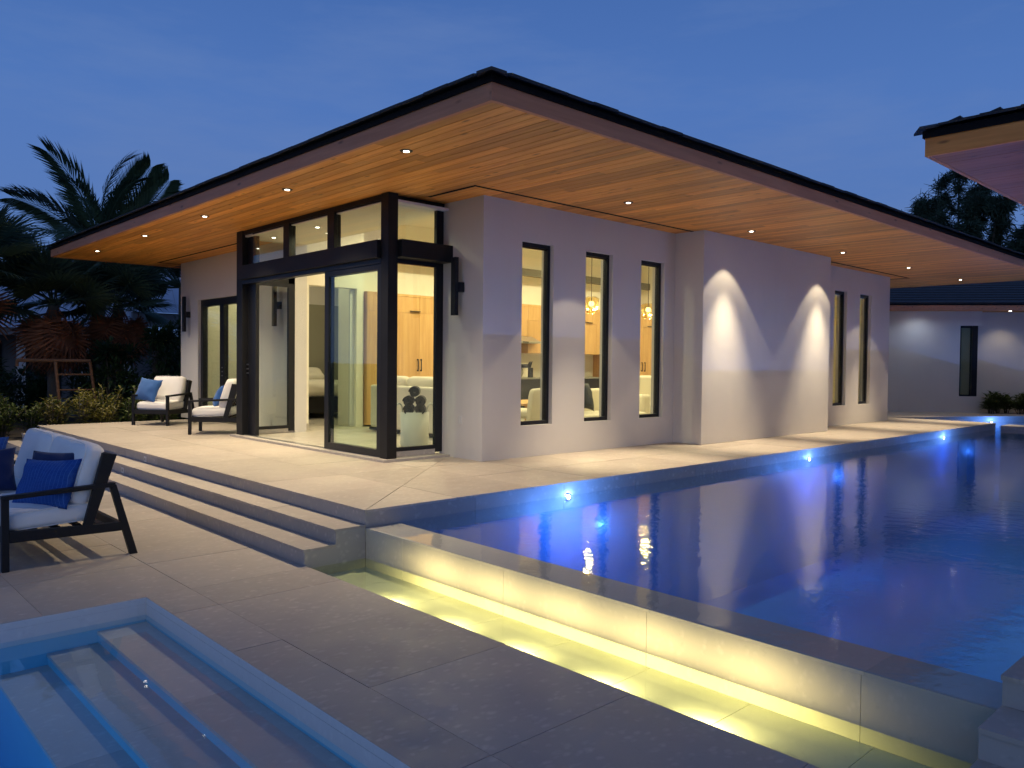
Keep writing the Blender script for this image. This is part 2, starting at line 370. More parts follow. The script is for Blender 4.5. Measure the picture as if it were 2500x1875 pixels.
def ubox(name, m, parent, x0, x1, y0, y1, z0, z1, rot=None):
    """a box that shares one mesh; placed in world axes (parents are unrotated)"""
    o0 = Vector((0, 0, 0)); q = parent
    while q: o0 = o0 + q.location; q = q.parent
    return link(name, unitbox(m), None, parent, Vector(((x0+x1)/2, (y0+y1)/2, (z0+z1)/2)) - o0, rot, (x1-x0, y1-y0, z1-z0))
def clip(poly, a, b, c):                                # keep a*x+b*y<=c
    out = []
    for i in range(len(poly)):
        p, q = poly[i], poly[(i+1) % len(poly)]; dp = a*p[0]+b*p[1]-c; dq = a*q[0]+b*q[1]-c
        if dp <= 0: out.append(p)
        if dp*dq < 0: t = dp/(dp-dq); out.append((p[0]+t*(q[0]-p[0]), p[1]+t*(q[1]-p[1])))
    return out
def lamp(name, kind, loc, power, color, parent=None, **kw):
    d = bpy.data.lights.new(name, kind); d.energy = power; d.color = color
    for k, v in kw.items():
        if k not in ('rot',): setattr(d, k, v)
    o = bpy.data.objects.new(name, d); col.objects.link(o)
    if parent:
        o.parent = parent; o0 = Vector((0, 0, 0)); q = parent
        while q: o0 = o0 + q.location; q = q.parent
        loc = Vector(loc) - o0
    o.location = loc
    if 'rot' in kw: o.rotation_euler = kw['rot']
    return o
def rcube(n):
    bm = bmesh.new(); bmesh.ops.create_cube(bm, size=2.0)
    bmesh.ops.subdivide_edges(bm, edges=bm.edges[:], cuts=n, use_grid_fill=True); return bm
def cushion(name, m, parent, size, loc, rot=(0, 0, 0), r=0.05, bulge=0.12, wr=0.006, seed=0, n=11, piping=True):
    bm = rcube(n); h = Vector(size)/2; r = min(r, min(h)*0.95)
    for v in bm.verts:
        u = v.co.copy(); p = Vector((u.x*h.x, u.y*h.y, u.z*h.z))
        inn = h - Vector((r, r, r)); q = Vector([max(-i, min(i, c)) for i, c in zip(inn, p)]); d = p - q
        if d.length > 1e-9: p = q + d.normalized()*r
        k = (1-u.x*u.x)*(1-u.y*u.y)
        p.z *= 1 + bulge*k
        p.x *= 1 + 0.035*(1-u.z*u.z); p.y *= 1 + 0.02*(1-u.z*u.z)
        nz = noise.fractal(p*7 + Vector((seed*3.1, seed, 0)), 1.0, 2.0, 3)
        cr = noise.noise(Vector((p.x*4+seed, p.y*16, p.z*5)))
        p += p.normalized()*(nz*wr + max(0, cr)*wr*0.9)
        v.co = p
    me = bpy.data.meshes.new(name); bm.to_mesh(me); bm.free()
    me.polygons.foreach_set('use_smooth', [True]*len(me.polygons))
    o = link(name, me, m, parent, loc, rot)
    s = o.modifiers.new('s', 'SUBSURF'); s.levels = 1; s.render_levels = 1
    if piping:
        for sg in (1, -1):
            pts = []
            for i in range(41):
                a = 2*math.pi*i/40; cx, sy = math.cos(a), math.sin(a); e_ = 0.28
                pts.append((math.copysign(abs(cx)**e_, cx)*(h.x-r*0.12), math.copysign(abs(sy)**e_, sy)*(h.y-r*0.12), sg*(h.z-r*0.30)))
            MB().tube(pts, 0.0045, 5, False).build('piping', m, o, True, local=True)
    return o
def pillow(name, m, w, hgt, t, loc, rot, label, group=None, seed=0, n=22, cat='pillow'):
    vs_, fs, uv = [], [], []
    for sgn in (1, -1):
        b = len(vs_)
        for j in range(n+1):
            for i in range(n+1):
                u = -1+2*i/n; v = -1+2*j/n
                th = t*0.5*(max(0, (1-abs(u)**2.6))*max(0, (1-abs(v)**2.6)))**0.55
                x = u*w/2*(1-0.09*(1-v*v)); y = v*hgt/2*(1-0.09*(1-u*u))
                nz = noise.noise(Vector((x*7+seed, y*7, sgn*3+seed)))*0.018*(1-0.5*abs(u*v))
                fold = 0.012*math.sin((u*1.7+v*2.6)*3.1+seed)*(abs(u)**3+abs(v)**3)*0.5
                vs_.append((x, y, sgn*(th + (nz+fold)*(th > 0.002)))); uv.append((i/n, j/n))
        for j in range(n):
            for i in range(n):
                q = (b+j*(n+1)+i, b+j*(n+1)+i+1, b+(j+1)*(n+1)+i+1, b+(j+1)*(n+1)+i)
                fs.append(q if sgn > 0 else q[::-1])
    me = bpy.data.meshes.new(name); me.from_pydata(vs_, [], fs)
    ul = me.uv_layers.new(name='UVMap')
    for lp in me.loops: ul.data[lp.index].uv = uv[lp.vertex_index]
    bm = bmesh.new(); bm.from_mesh(me); bmesh.ops.remove_doubles(bm, verts=bm.verts, dist=1e-5); bm.to_mesh(me); bm.free()
    me.polygons.foreach_set('use_smooth', [True]*len(me.polygons))
    o = link(name, me, m, None, loc, rot)
    return tag(o, label, cat, group)

# ================================================================ SETTING
ZT = 0.372                                             # terrace level; lower patio is z = 0
# ---- ground sheet to the horizon, with openings for the basins
gx = [-900, -2.43, 1.831, 3.05, 25.6, 900]; gy = [-900, 0.575, 0.95, 5.561, 9.0, 900]
g = MB()
for i in range(5):
    for j in range(5):
        if (i == 1 and j in (1, 2)) or (i == 3 and j in (2, 3)): continue
        g.quad((gx[i], gy[j], -0.045), (gx[i+1], gy[j], -0.045), (gx[i+1], gy[j+1], -0.045), (gx[i], gy[j+1], -0.045))
tag(g.build('ground', LAWN), 'dark lawn and soil spreading around the pool house', 'ground', kind='structure')
pb = MB()
pb.prism([(-3.5, 16.76), (19, 16.76), (19, 24), (-3.5, 24)], -0.04, 0.10)
tag(pb.build('planting_bed', SOIL), 'dark mulched planting bed behind the terrace', 'planting bed', kind='structure')

# ---- lower patio: big limestone tiles
patio = empty('patio', (0, 0, 0), label='grey beige limestone patio paved in large square tiles', cat='patio', kind='structure')
gm = MB()
for x0, x1, y0, y1 in ((-6, 3.045, 5.60, 16.75), (1.87, 3.045, -3, 5.60), (-6, 1.87, -3, 0.54), (-6, -2.46, 0.54, 5.60), (3.045, 3.06, -3, 0.95)):
    gm.box(x0, x1, y0, y1, -0.03, -0.007)
gm.build('grout_bed', GROUT, patio)
xs = sorted([3.046 - 0.9125*k for k in range(0, 10)] + [1.831]); ys = sorted([2.385 - 0.905*k for k in range(1, 6)] + [2.385, 3.29, 4.2, 5.08, 5.561] + [5.561+0.905*k for k in range(1, 13)])
rnd = random.Random(3)
for i in range(len(xs)-1):
    for j in range(len(ys)-1):
        x0, x1, y0, y1 = xs[i], xs[i+1], ys[j], ys[j+1]
        if x0 >= -2.44 and x1 <= 1.84 and y0 >= 0.55 and y1 <= 5.57: continue
        if x1-x0 < 0.5 and (y0 > 5.5 or y1 < 0.6): continue          # the narrow column exists only beside the spa
        if abs(x0-1.222) < 0.01 and (y0 > 5.5 or y1 < 0.6): x1 = xs[i+2]
        dz = rnd.uniform(-0.0012, 0.0012)
        ubox('paving_tile', TILE, patio, x0+0.0016, x1-0.0016, y0+0.0016, y1-0.0016, -0.028, 0.0+dz)

# ---- main terrace
terr = empty('terrace', (3.6, 5.62, 0), label='raised pale limestone terrace around the pool house', cat='terrace', kind='structure')
MB().box(3.625, 20.27, 5.645, 16.74, -1.5, 0.350).build('terrace_core', GROUT, terr)
rnd = random.Random(5)
DA, DB = 2.58, -2.9; DC = DA*3.6 + DB*5.62                # mitre line from the corner to the bay
def tile_poly(poly, z0, z1, par, m=TILE):
    if len(poly) < 3: return
    a = abs(sum(poly[i][0]*poly[(i+1) % len(poly)][1]-poly[(i+1) % len(poly)][0]*poly[i][1] for i in range(len(poly))))/2
    if a < 0.0006: return
    cx = sum(p[0] for p in poly)/len(poly); cy_ = sum(p[1] for p in poly)/len(poly)
    MB().prism(poly, z0, z1).build('paving_tile', m, par, origin=(cx-par.location.x, cy_-par.location.y, 0))
ty = [5.612, 6.56, 7.5, 8.25]; tx = [3.592] + [3.6+0.98*k for k in range(1, 17)] + [20.3]
for i in range(len(tx)-1):
    for j in range(3):
        x0, x1, y0, y1 = tx[i]+.0018, tx[i+1]-.0018, ty[j]+.0018, ty[j+1]-.0018
        if j == 2 and x0 > 6.5: continue
        if j == 2: x1 = min(x1, 6.5)
        z1 = ZT + rnd.uniform(-.001, .001)
        c = [DA*x+DB*y-DC for x, y in ((x0, y0), (x1, y0), (x1, y1), (x0, y1))]
        if min(c) >= 0.005: ubox('paving_tile', TILE, terr, x0, x1, y0, y1, 0.351, z1)
        elif max(c) > 0: tile_poly(clip([(x0, y0), (x1, y0), (x1, y1), (x0, y1)], -DA, -DB, -DC-0.012), 0.351, z1, terr)
tx = [3.592, 4.56, 5.53, 6.5]; ty = [5.612] + [5.62+0.98*k for k in range(1, 12)] + [16.75]
for i in range(3):
    for j in range(len(ty)-1):
        x0, x1, y0, y1 = tx[i]+.0018, tx[i+1]-.0018, ty[j]+.0018, ty[j+1]-.0018
        z1 = ZT + rnd.uniform(-.001, .001)
        c = [DA*x+DB*y-DC for x, y in ((x0, y0), (x1, y0), (x1, y1), (x0, y1))]
        if max(c) <= -0.005: ubox('paving_tile', TILE, terr, x0, x1, y0, y1, 0.351, z1)
        elif min(c) < 0: tile_poly(clip([(x0, y0), (x1, y0), (x1, y1), (x0, y1)], DA, DB, DC-0.012), 0.351, z1, terr)
ubox('paving_tile', TILE, terr, 6.502, 20.3, 7.502, 16.75, 0.351, ZT-.002)
# facing slabs: pool side, far end and the step side
x = 3.605
while x < 20.2:
    x2 = min(x+1.2, 20.3); ubox('facing_slab', RISER, terr, x+.0015, x2-.0015, 5.620, 5.644, 0.10, 0.3505); x = x2
ubox('facing_slab', RISER, terr, 20.27, 20.295, 5.625, 16.74, -0.1, 0.3505)
def flight(par, y0, y1, seg):
    """the two treads and three risers of a flight that climbs towards +x"""
    for k, (xf, xb, z) in enumerate(((3.043, 3.32, 0.124), (3.32, 3.60, 0.248), (3.60, 3.62, 0.372))):
        if k < 2: MB().box(xf+.024, xb+.03, y0+.012, y1-.012, -0.06, z-.0225).build('step_core', GROUT, par)
        y = y0
        while y < y1-.05:
            y2 = min(y+seg, y1)
            if y1-y2 < 0.2: y2 = y1
            ubox('riser', RISER, par, xf, xf+.0235, y+.0012, y2-.0012, (z-.124 if k else -.02)+.0005, z-.0215)
            if k < 2: ubox('tread', TILE, par, xf-.010, xb-.0005, y+.0012, y2-.0012, z-.021, z+rnd.uniform(-.0008, .0008))
            y = y2
steps = empty('terrace_steps', (3.04, 5.62, 0), label='three long limestone steps up to the pool house terrace', cat='steps', kind='structure')
flight(steps, 5.62, 16.6, 1.22)
MB().prism_y([(3.046, -.25), (3.60, -.25), (3.60, .2265), (3.322, .2265), (3.322, .1025), (3.046, .1025)], 5.6205, 5.631).build('end_panel', RISER, steps)
for (xf, z, nm) in ((3.6, 0.292, 'upper'), (3.32, 0.169, 'middle')):
    t = empty('step_light', (xf, 10.94, z), label=f'small square step light set in the {nm} riser', cat='step light', group='square step lights')
    MB().box(-.006, .0, -.042, .042, -.036, .036).build('cover_plate', WHITEP, t, bevel=.002, local=True)
    MB().box(-.0085, -.006, -.016, .016, -.016, .014).build('louvre', COUNTER, t, local=True)

# ---- terrace and steps of the neighbouring pavilion, across the pool
terr2 = empty('pavilion_terrace', (3.6, 0.95, 0), label='limestone terrace across the pool beside the overflow channel', cat='terrace', kind='structure')
MB().box(3.625, 30, -5.0, 0.925, -1.5, 0.350).build('terrace_core', GROUT, terr2)
for i in range(14):
    for j in range(4):
        ubox('paving_tile', TILE, terr2, 3.592+.98*i+.0018, 3.592+.98*(i+1)-.0018, 0.955-.98*(j+1)+.0018, 0.955-.98*j-.0018, 0.351, ZT+rnd.uniform(-.001, .001))
ubox('facing_slab', RISER, terr2, 3.62, 30, 0.926, 0.950, -0.1, 0.3505)
steps2 = empty('pavilion_steps', (3.04, -3, 0), label='limestone steps at the near end of the overflow channel', cat='steps', kind='structure')
flight(steps2, -3.0, 0.95, 1.3)
MB().prism_y([(3.046, -.25), (3.60, -.25), (3.60, .2265), (3.322, .2265), (3.322, .1025), (3.046, .1025)], 0.939, 0.9495).build('end_panel', RISER, steps2)

# ---- main pool
pool = empty('pool_basin', (3.6, 0.95, -1), label='deep blue plastered basin of the main pool', cat='pool', kind='structure')
MB().box(3.6, 26, 0.6, 9.0, -1.6, -1.4).build('floor', POOLTILE, pool)
MB().box(3.93, 20.3, 5.6215, 5.6438, -1.4, 0.0990).build('side_lining', POOLTILE, pool)
MB().box(3.93, 26, 0.93, 0.9535, -1.4, -.1005).build('side_lining', POOLTILE, pool)
MB().box(3.925, 3.9335, 0.955, 5.6195, -1.4, 0.2).build('end_lining', POOLTILE, pool)
dl = [(21.0, 7.75), (25.5, 5.0), (36, 5.0), (36, 18), (20.45, 18), (20.45, 8.1)]
deck = empty('far_deck', (22, 8, 0), label='pale deck in front of the far white house', cat='deck', kind='structure')
MB().prism(dl, -1.4, 0.35).build('deck_core', RISER, deck)
MB().prism([(20.99, 7.735), (25.5, 4.985), (36, 4.985), (36, 18), (20.44, 18), (20.44, 8.09)], 0.351, ZT).build('deck_paving', TILE, deck)
MB().box(20.46, 21.12, 5.06, 5.56, -1.4, 0.31).build('stone_plinth', RISER, None, bevel=.004)
tag(bpy.data.objects['stone_plinth'], 'square stone plinth standing in the pool by the terrace end', 'plinth')
MB().prism([(3.6045, .9515), (25.45, .9515), (25.45, 5.03), (21, 7.76), (20.46, 8.1), (20.298, 8.1), (20.298, 5.6185), (3.6045, 5.6185)], -1.41, 0.2285).build('pool_water', POOLW)
tag(bpy.data.objects['pool_water'], 'rippled blue water of the main pool', 'water', kind='structure')
weir = empty('weir_wall', (3.6, 0.95, 0), label='low limestone overflow wall between pool and lit channel', cat='wall')
MB().box(3.613, 3.924, 0.952, 5.619, -0.3, 0.2035).build('wall_core', GROUT, weir)
wy = [0.951, 1.512, 2.72, 3.92, 5.089, 5.6195]
for a, b in zip(wy, wy[1:]):
    ubox('face_panel', WEIR, weir, 3.6025, 3.6125, a+.0012, b-.0012, -0.25, 0.2035)
wy2 = [0.951, 1.5, 2.7, 3.9, 5.1, 5.6195]
for a, b in zip(wy2, wy2[1:]):
    ubox('cap_slab', WEIR, weir, 3.6025, 3.9340, a+.0008, b-.0008, 0.2040, 0.2215)
for k, (lx, ly, lz, rz, lab) in enumerate(((6.07, 5.62, .214, 0, 'blue pool light nearest the terrace corner'), (11.37, 5.62, .212, 0, 'blue pool light below the protruding white wall'), (17.0, 5.62, .212, 0, 'blue pool light below the two narrow far windows'), (23.05, 6.48, .214, R(-31.4), 'blue pool light in the far deck edge'))):
    t = empty('pool_light', (lx, ly, lz), rz, label=lab, cat='pool light', group='blue pool lights at the water line')
    MB().tube([(0, 0, 0), (0, -.010, 0)], .040, 18).build('bezel', STEEL, t, local=True)
    MB().tube([(0, -.010, 0), (0, -.016, 0)], [.026, .020], 16).build('lens', BLUELED, t, True, local=True)
    d = lamp('pool_light_glow', 'POINT', (0, 0, 0), 4.5, (0.14, 0.26, 1.0), None, shadow_soft_size=0.0); d.parent = t; d.location = (0, -.045, .010)
    d = lamp('pool_light_beam', 'POINT', (0, 0, 0), 60, (0.11, 0.30, 1.0), None, shadow_soft_size=0.0); d.parent = t; d.location = (0, -.45, -.22)
for k, lx in enumerate((7.2, 12.5, 18.0)):
    t = empty('pool_light', (lx, .9535, -.16), R(180), label='blue pool light under the terrace across the pool', cat='pool light', group='blue pool lights below the pavilion terrace')
    MB().tube([(0, 0, 0), (0, -.012, 0)], .05, 18).build('lens', BLUELED, t, True, local=True)
    d = lamp('pool_light_beam', 'SPOT', (0, 0, 0), 34, (0.11, 0.36, 1.0), None, shadow_soft_size=.03, spot_size=R(160), spot_blend=.8); d.parent = t; d.location = (0, -.10, 0); d.rotation_euler = (R(-80), 0, 0)

# ---- overflow channel with warm lights
chan = empty('overflow_channel', (3.05, 0.95, 0), label='shallow lit overflow channel along the patio', cat='channel', kind='structure')
MB().box(3.03, 3.62, 0.93, 5.64, -.30, -.118).build('channel_bed', GROUT, chan)
cyj = [0.952, 1.445, 2.06, 2.68, 3.29, 3.91, 4.53, 5.15, 5.619]
for a, b in zip(cyj, cyj[1:]):
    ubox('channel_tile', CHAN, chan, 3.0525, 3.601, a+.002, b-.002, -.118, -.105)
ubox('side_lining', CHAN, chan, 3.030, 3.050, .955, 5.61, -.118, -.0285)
MB().box(3.0512, 3.6020, .9515, 5.6195, -.104, -.030).build('channel_water', CHANW)
tag(bpy.data.objects['channel_water'], 'still pale green lit water of the overflow channel', 'water', kind='structure')
for k, ly in enumerate((4.62, 3.98, 3.34, 2.70, 2.06)):
    t = empty('channel_light', (3.0505, ly, -.068), R(90), label='warm light hidden under the patio edge in the channel', cat='channel light', group='warm channel lights')
    MB().tube([(0, 0, 0), (0, -.006, 0)], .028, 14).build('lens', YELLED, t, True, local=True)
    d = lamp('channel_glow', 'SPOT', (0, 0, 0), 50, (1.0, 0.80, 0.42), None, shadow_soft_size=.02, spot_size=R(160), spot_blend=.7); d.parent = t; d.location = (0, -.03, .018); d.rotation_euler = (R(-47), 0, 0)

# ---- spa in the foreground
spa = empty('spa_basin', (1.831, 5.561, 0), label='sunken foreground pool with steps along its side', cat='pool', kind='structure')
ubox('coping_panel', COPING, spa, 1.832, 1.850, .575, 5.580, -.150, -.0015); ubox('coping_panel', COPING, spa, -2.43, 1.8315, 5.562, 5.580, -.150, -.0015)
MB().box(1.833, 1.85, .575, 5.58, -1.1, -.151).build('side_lining', SPATILE, spa)
MB().box(-2.43, 1.8325, 5.5635, 5.58, -1.1, -.151).build('side_lining', SPATILE, spa)
MB().box(-2.45, -2.43, .575, 5.58, -1.1, -.03).build('side_lining', SPATILE, spa)
MB().box(-2.43, 1.85, .555, .575, -1.1, -.03).build('side_lining', SPATILE, spa)
MB().box(-2.43, 1.84, .575, 5.57, -1.12, -1.0).build('floor', SPATILE, spa)
for xf, xb, z in ((1.535, 1.834, -.166), (1.245, 1.5355, -.240), (0.965, 1.2455, -.312)):
    MB().box(xf, xb, .58, 5.562, -1.05, z-.0205).build('step_core', SPATILE, spa)
    yy = [.58, 1.7, 2.9, 4.1, 5.562]
    for a, b in zip(yy, yy[1:]): ubox('tread', SPA, spa, xf-.006, xb, a+.001, b-.001, z-.020, z)
MB().box(-2.429, 1.8315, .576, 5.5615, -1.005, -.118).build('spa_water', SPAW)
tag(bpy.data.objects['spa_water'], 'clear calm blue water of the foreground pool', 'water', kind='structure')
for ly in (1.9, 3.9):
    t = empty('spa_light', (-2.4295, ly, -.24), R(90), label='round underwater light in the foreground pool', cat='pool light', group='underwater lights of the foreground pool')
    MB().tube([(0, 0, 0), (0, -.012, 0)], .05, 16).build('lens', BLUELED, t, True, local=True)
    d = lamp('spa_glow', 'SPOT', (0, 0, 0), 44, (0.42, 0.80, 1.0), None, shadow_soft_size=.05, spot_size=R(160), spot_blend=.6); d.parent = t; d.location = (0, -.05, .02); d.rotation_euler = (R(-84), 0, 0)

# ================================================================ POOL HOUSE
ZS = 3.70; EX0, EX1, EY0, EY1 = 4.204, 21.68, 4.765, 18.39
house = empty('pool_house', (6.5, 7.5, ZT), label='white stucco pool house with glazed corner bay and wide timber eaves', cat='house')
def wall_with_holes(name, x0, x1, z0, z1, y0, y1, holes, par):
    """wall slab in the xz plane between y0 and y1 with rectangular openings"""
    xs_ = sorted({x0, x1} | {h[0] for h in holes} | {h[1] for h in holes}); m = MB()
    zs_ = sorted({z0, z1} | {h[2] for h in holes} | {h[3] for h in holes})
    inside = lambda i, j: 0 <= i < len(xs_)-1 and 0 <= j < len(zs_)-1 and not any(h[0]-1e-6 <= xs_[i] and xs_[i+1] <= h[1]+1e-6 and h[2]-1e-6 <= zs_[j] and zs_[j+1] <= h[3]+1e-6 for h in holes)
    for i in range(len(xs_)-1):
        for j in range(len(zs_)-1):
            if not inside(i, j): continue
            a, b, c, d = xs_[i], xs_[i+1], zs_[j], zs_[j+1]
            m.quad((a, y0, c), (b, y0, c), (b, y0, d), (a, y0, d)); m.quad((a, y1, c), (a, y1, d), (b, y1, d), (b, y1, c))
            if not inside(i-1, j): m.quad((a, y0, c), (a, y0, d), (a, y1, d), (a, y1, c))
            if not inside(i+1, j): m.quad((b, y0, c), (b, y1, c), (b, y1, d), (b, y0, d))
            if not inside(i, j-1): m.quad((a, y0, c), (a, y1, c), (b, y1, c), (b, y0, c))
            if not inside(i, j+1): m.quad((a, y0, d), (b, y0, d), (b, y1, d), (a, y1, d))
    me = m.mesh(name, par.location)
    bm = bmesh.new(); bm.from_mesh(me); bmesh.ops.remove_doubles(bm, verts=bm.verts, dist=1e-5); bm.to_mesh(me); bm.free()
    return link(name, me, STUCCO, par)
WX = [7.17, 8.415, 9.675, 16.175, 17.405]; WW = 0.59; WZ0, WZ1 = 0.788, 3.212
wall_with_holes('front_wall', 6.5, 10.6, ZT, 4.4, 7.5, 7.73, [(w, w+WW, WZ0, WZ1) for w in WX[:3]], house)
wall_with_holes('front_wall', 14.8, 19.0, ZT, 4.4, 7.5, 7.73, [(w, w+WW, WZ0, WZ1) for w in WX[3:]], house)
MB().prism([(10.55, 6.97), (14.85, 6.97), (14.85, 7.7), (10.55, 7.7)], ZT, 3.74).build('projecting_wall', STUCCO, house, bevel=.006)
# end walls (facing -x) on both sides of the bay, with the bedroom door opening
MB().box(6.5, 6.72, 7.7305, 8.365, ZT, 4.4).build('end_wall', STUCCO, house)
bd0, bd1, bdz = 14.30, 16.56, 2.862
MB().box(6.5, 6.72, 12.365, bd0, ZT, 4.4).build('end_wall', STUCCO, house)
MB().box(6.5, 6.72, bd1, 17.50, ZT, 4.4).build('end_wall', STUCCO, house)
MB().box(6.5, 6.72, bd0+.0005, bd1-.0005, bdz, 4.4).build('door_header', STUCCO, house)
MB().box(6.505, 6.72, 8.3655, 12.3645, 3.605, 4.4).build('bay_header', INWALL, house)
MB().box(6.7205, 19.0, 17.08, 17.298, ZT, 4.4).build('rear_wall', STUCCO, house)
MB().box(18.78, 18.995, 7.7305, 17.079, ZT, 4.4).build('rear_wall', STUCCO, house)
# windows
def window_y(x0, x1, z0, z1, yf, par, m=GLASS):
    w = MB(); t = .050
    w.box(x0, x0+t, yf, yf+.075, z0, z1); w.box(x1-t, x1, yf, yf+.075, z0, z1); w.box(x0+t, x1-t, yf, yf+.075, z0, z0+t); w.box(x0+t, x1-t, yf, yf+.075, z1-t, z1)
    o = w.build('window', BLACK, par)
    g_ = MB().box(x0+t, x1-t, yf+.022, yf+.028, z0+t, z1-t); g_.build('pane', m, o)
    MB().box(x0+t, x1-t, yf+.035, yf+.05, z1-t-.02, z1-t-.0005).build('inner_bead', BLACK, o)
    return o
for w in WX: window_y(w+.001, w+WW-.001, WZ0+.001, WZ1-.001, 7.567, house)
# ---- glazed bay
BX, BY0, BY1 = 5.55, 8.19, 12.54
bay = house
MB().box(BX, BX+.145, BY0, BY0+.165, .405, 3.699).build('post', BLACKW, bay, bevel=.004)
MB().box(BX, BX+.145, BY1-.215, BY1, .405, 3.699).build('post', BLACKW, bay, bevel=.004)
MB().box(BX+.10, BX+.16, BY1-.49, BY1-.2155, .405, 3.66).build('jamb', BLACK, bay)
MB().box(BX-.055, BX+.09, BY0+.1655, BY1-.2155, 2.905, 3.128).build('beam', BLACKW, bay, bevel=.004)
MB().box(BX+.1455, 6.56, BY0-.085, BY0+.17, 2.912, 3.132).build('beam', BLACKW, bay, bevel=.004)
MB().box(BX+.1455, 6.56, BY1-.17, BY1+.085, 2.912, 3.132).build('beam', BLACKW, bay, bevel=.004)
MB().box(BX+.02, BX+.11, BY0+.1655, BY1-.2155, 3.635, 3.698).build('head_rail', BLACKW, bay)
MB().box(BX+.1455, 6.499, BY0+.10, BY0+.18, 3.632, 3.698).build('head_rail', BLACKW, bay)
MB().box(BX+.1455, 6.499, BY1-.18, BY1-.10, 3.632, 3.698).build('head_rail', BLACKW, bay)
for a, b in ((9.50, 9.675), (10.77, 10.95)): MB().box(BX+.01, BX+.12, a, b, 3.1285, 3.6345).build('mullion', BLACKW, bay, bevel=.003)
for a, b in ((BY0+.166, 9.4995), (9.6755, 10.7695), (10.9505, BY1-.49)):
    o = MB().box(BX+.06, BX+.068, a, b, 3.1285, 3.6345).build('transom_pane', GLASS, bay)
    MB().box(BX+.045, BX+.085, a, b, 3.1285, 3.150).build('bead', BLACK, o); MB().box(BX+.045, BX+.085, a, b, 3.615, 3.6345).build('bead', BLACK, o)
for yc, s in ((BY0, 1), (BY1, -1)):
    ya, yb = (yc+.115, yc+.170) if s > 0 else (yc-.170, yc-.115)
    MB().box(6.385, 6.4995, ya, yb, .43, 3.6315).build('side_jamb', BLACK, bay)
    o = MB().box(BX+.146, 6.3845, yc+s*.14, yc+s*.147, 3.1325, 3.6315).build('transom_pane', GLASS, bay)
    MB().box(BX+.146, 6.3845, ya, yb, 2.855, 2.9115).build('side_light_rail', BLACK, bay); MB().box(BX+.146, 6.3845, ya, yb, .475, .525).build('side_light_rail', BLACK, bay)
    MB().box(BX+.146, 6.3845, yc+s*.14, yc+s*.147, .5255, 2.8545).build('side_light_pane', GLASS if s > 0 else DOORG, bay)
    MB().box(BX+.146, 6.3845, ya+.003, yb-.003, .4055, .4745).build('side_sill', RISER, bay)
# sliding door: one leaf parked at the right of the opening, a second stacked behind it
MB().box(BX+.0, BX+.12, BY0+.1655, BY1-.2155, 2.84, 2.9045).build('door_track', BLACK, bay)
for k, (xa, ya, yb) in enumerate(((BX+.015, 8.362, 9.742), (BX+.062, 8.372, 9.735))):
    d = MB(); xb = xa+.04
    d.box(xa, xb, ya, ya+.085, .412, 2.839); d.box(xa, xb, yb-.105, yb, .412, 2.839); d.box(xa, xb, ya+.085, yb-.105, .412, .50); d.box(xa, xb, ya+.085, yb-.105, 2.765, 2.839)
    o = d.build('sliding_door', BLACK, bay)
    MB().box(xa+.016, xa+.022, ya+.085, yb-.105, .50, 2.765).build('pane', DOORG, o)
    if k == 0:
        h = MB(); h.box(xa-.045, xa-.030, 9.575, 9.592, 1.33, 1.60); h.box(xa-.045, xa, 9.575, 9.592, 1.33, 1.346); h.box(xa-.045, xa, 9.575, 9.592, 1.584, 1.60)
        h.build('handle', BLACK, o, bevel=.002)
for z in (1.40, 1.47, 1.54): MB().box(BX+.07, BX+.0995, BY1-.247, BY1-.225, z, z+.02).build('latch', STEEL, bay)
th = MB(); th.box(BX-.085, BX+.16, BY0-.06, BY1+.06, ZT+.001, .404); th.box(BX+.16, 6.60, BY0-.06, BY0+.16, ZT+.001, .404); th.box(BX+.16, 6.499, BY1-.16, BY1+.06, ZT+.001, .404)
th.build('threshold', RISER, house)
MB().box(BX+.03, BX+.10, BY0+.17, BY1-.22, .4045, .411).build('door_track', STEEL, bay)
# bedroom sliding door in the end wall
d = MB(); yy = (bd0+.002, 15.50, bd1-.002)
d.box(6.56, 6.66, yy[0], yy[0]+.07, .40, bdz-.001); d.box(6.56, 6.66, yy[2]-.115, yy[2], .40, bdz-.001); d.box(6.56, 6.66, yy[1]-.08, yy[1]+.10, .40, bdz-.001)
for a, b in ((yy[0]+.07, yy[1]-.08), (yy[1]+.10, yy[2]-.115)): d.box(6.56, 6.66, a, b, bdz-.14, bdz-.001); d.box(6.56, 6.66, a, b, .40, .46)
o = d.build('bedroom_door', BLACK, house)
for a, b in ((yy[0]+.0705, yy[1]-.0805), (yy[1]+.1005, yy[2]-.1155)): MB().box(6.60, 6.606, a, b, .4605, bdz-.1405).build('pane', DOORG, o)
for z in (1.30, 1.38, 1.46): MB().box(6.545, 6.5595, 15.46, 15.48, z, z+.02).build('latch', STEEL, o)
# ---- unlit wall sconces, an outlet cover
for yc, lab in ((7.925, 0), (12.90, 1), (17.02, 2)):
    s = MB().box(6.36, 6.415, yc-.046, yc+.046, 2.214, 2.955).build('wall_sconce', BLACK, house, bevel=.003)
    MB().box(6.4155, 6.499, yc-.062, yc+.030, 2.515, 2.640).build('mount', BLACK, s, bevel=.002)
s = MB().box(6.493, 6.4995, 7.895, 7.965, .812, .922).build('outlet_cover', WHITEP, house, bevel=.002)
MB().box(6.470, 6.4925, 7.899, 7.906, .815, .920).build('cover_flap', WHITEP, s)
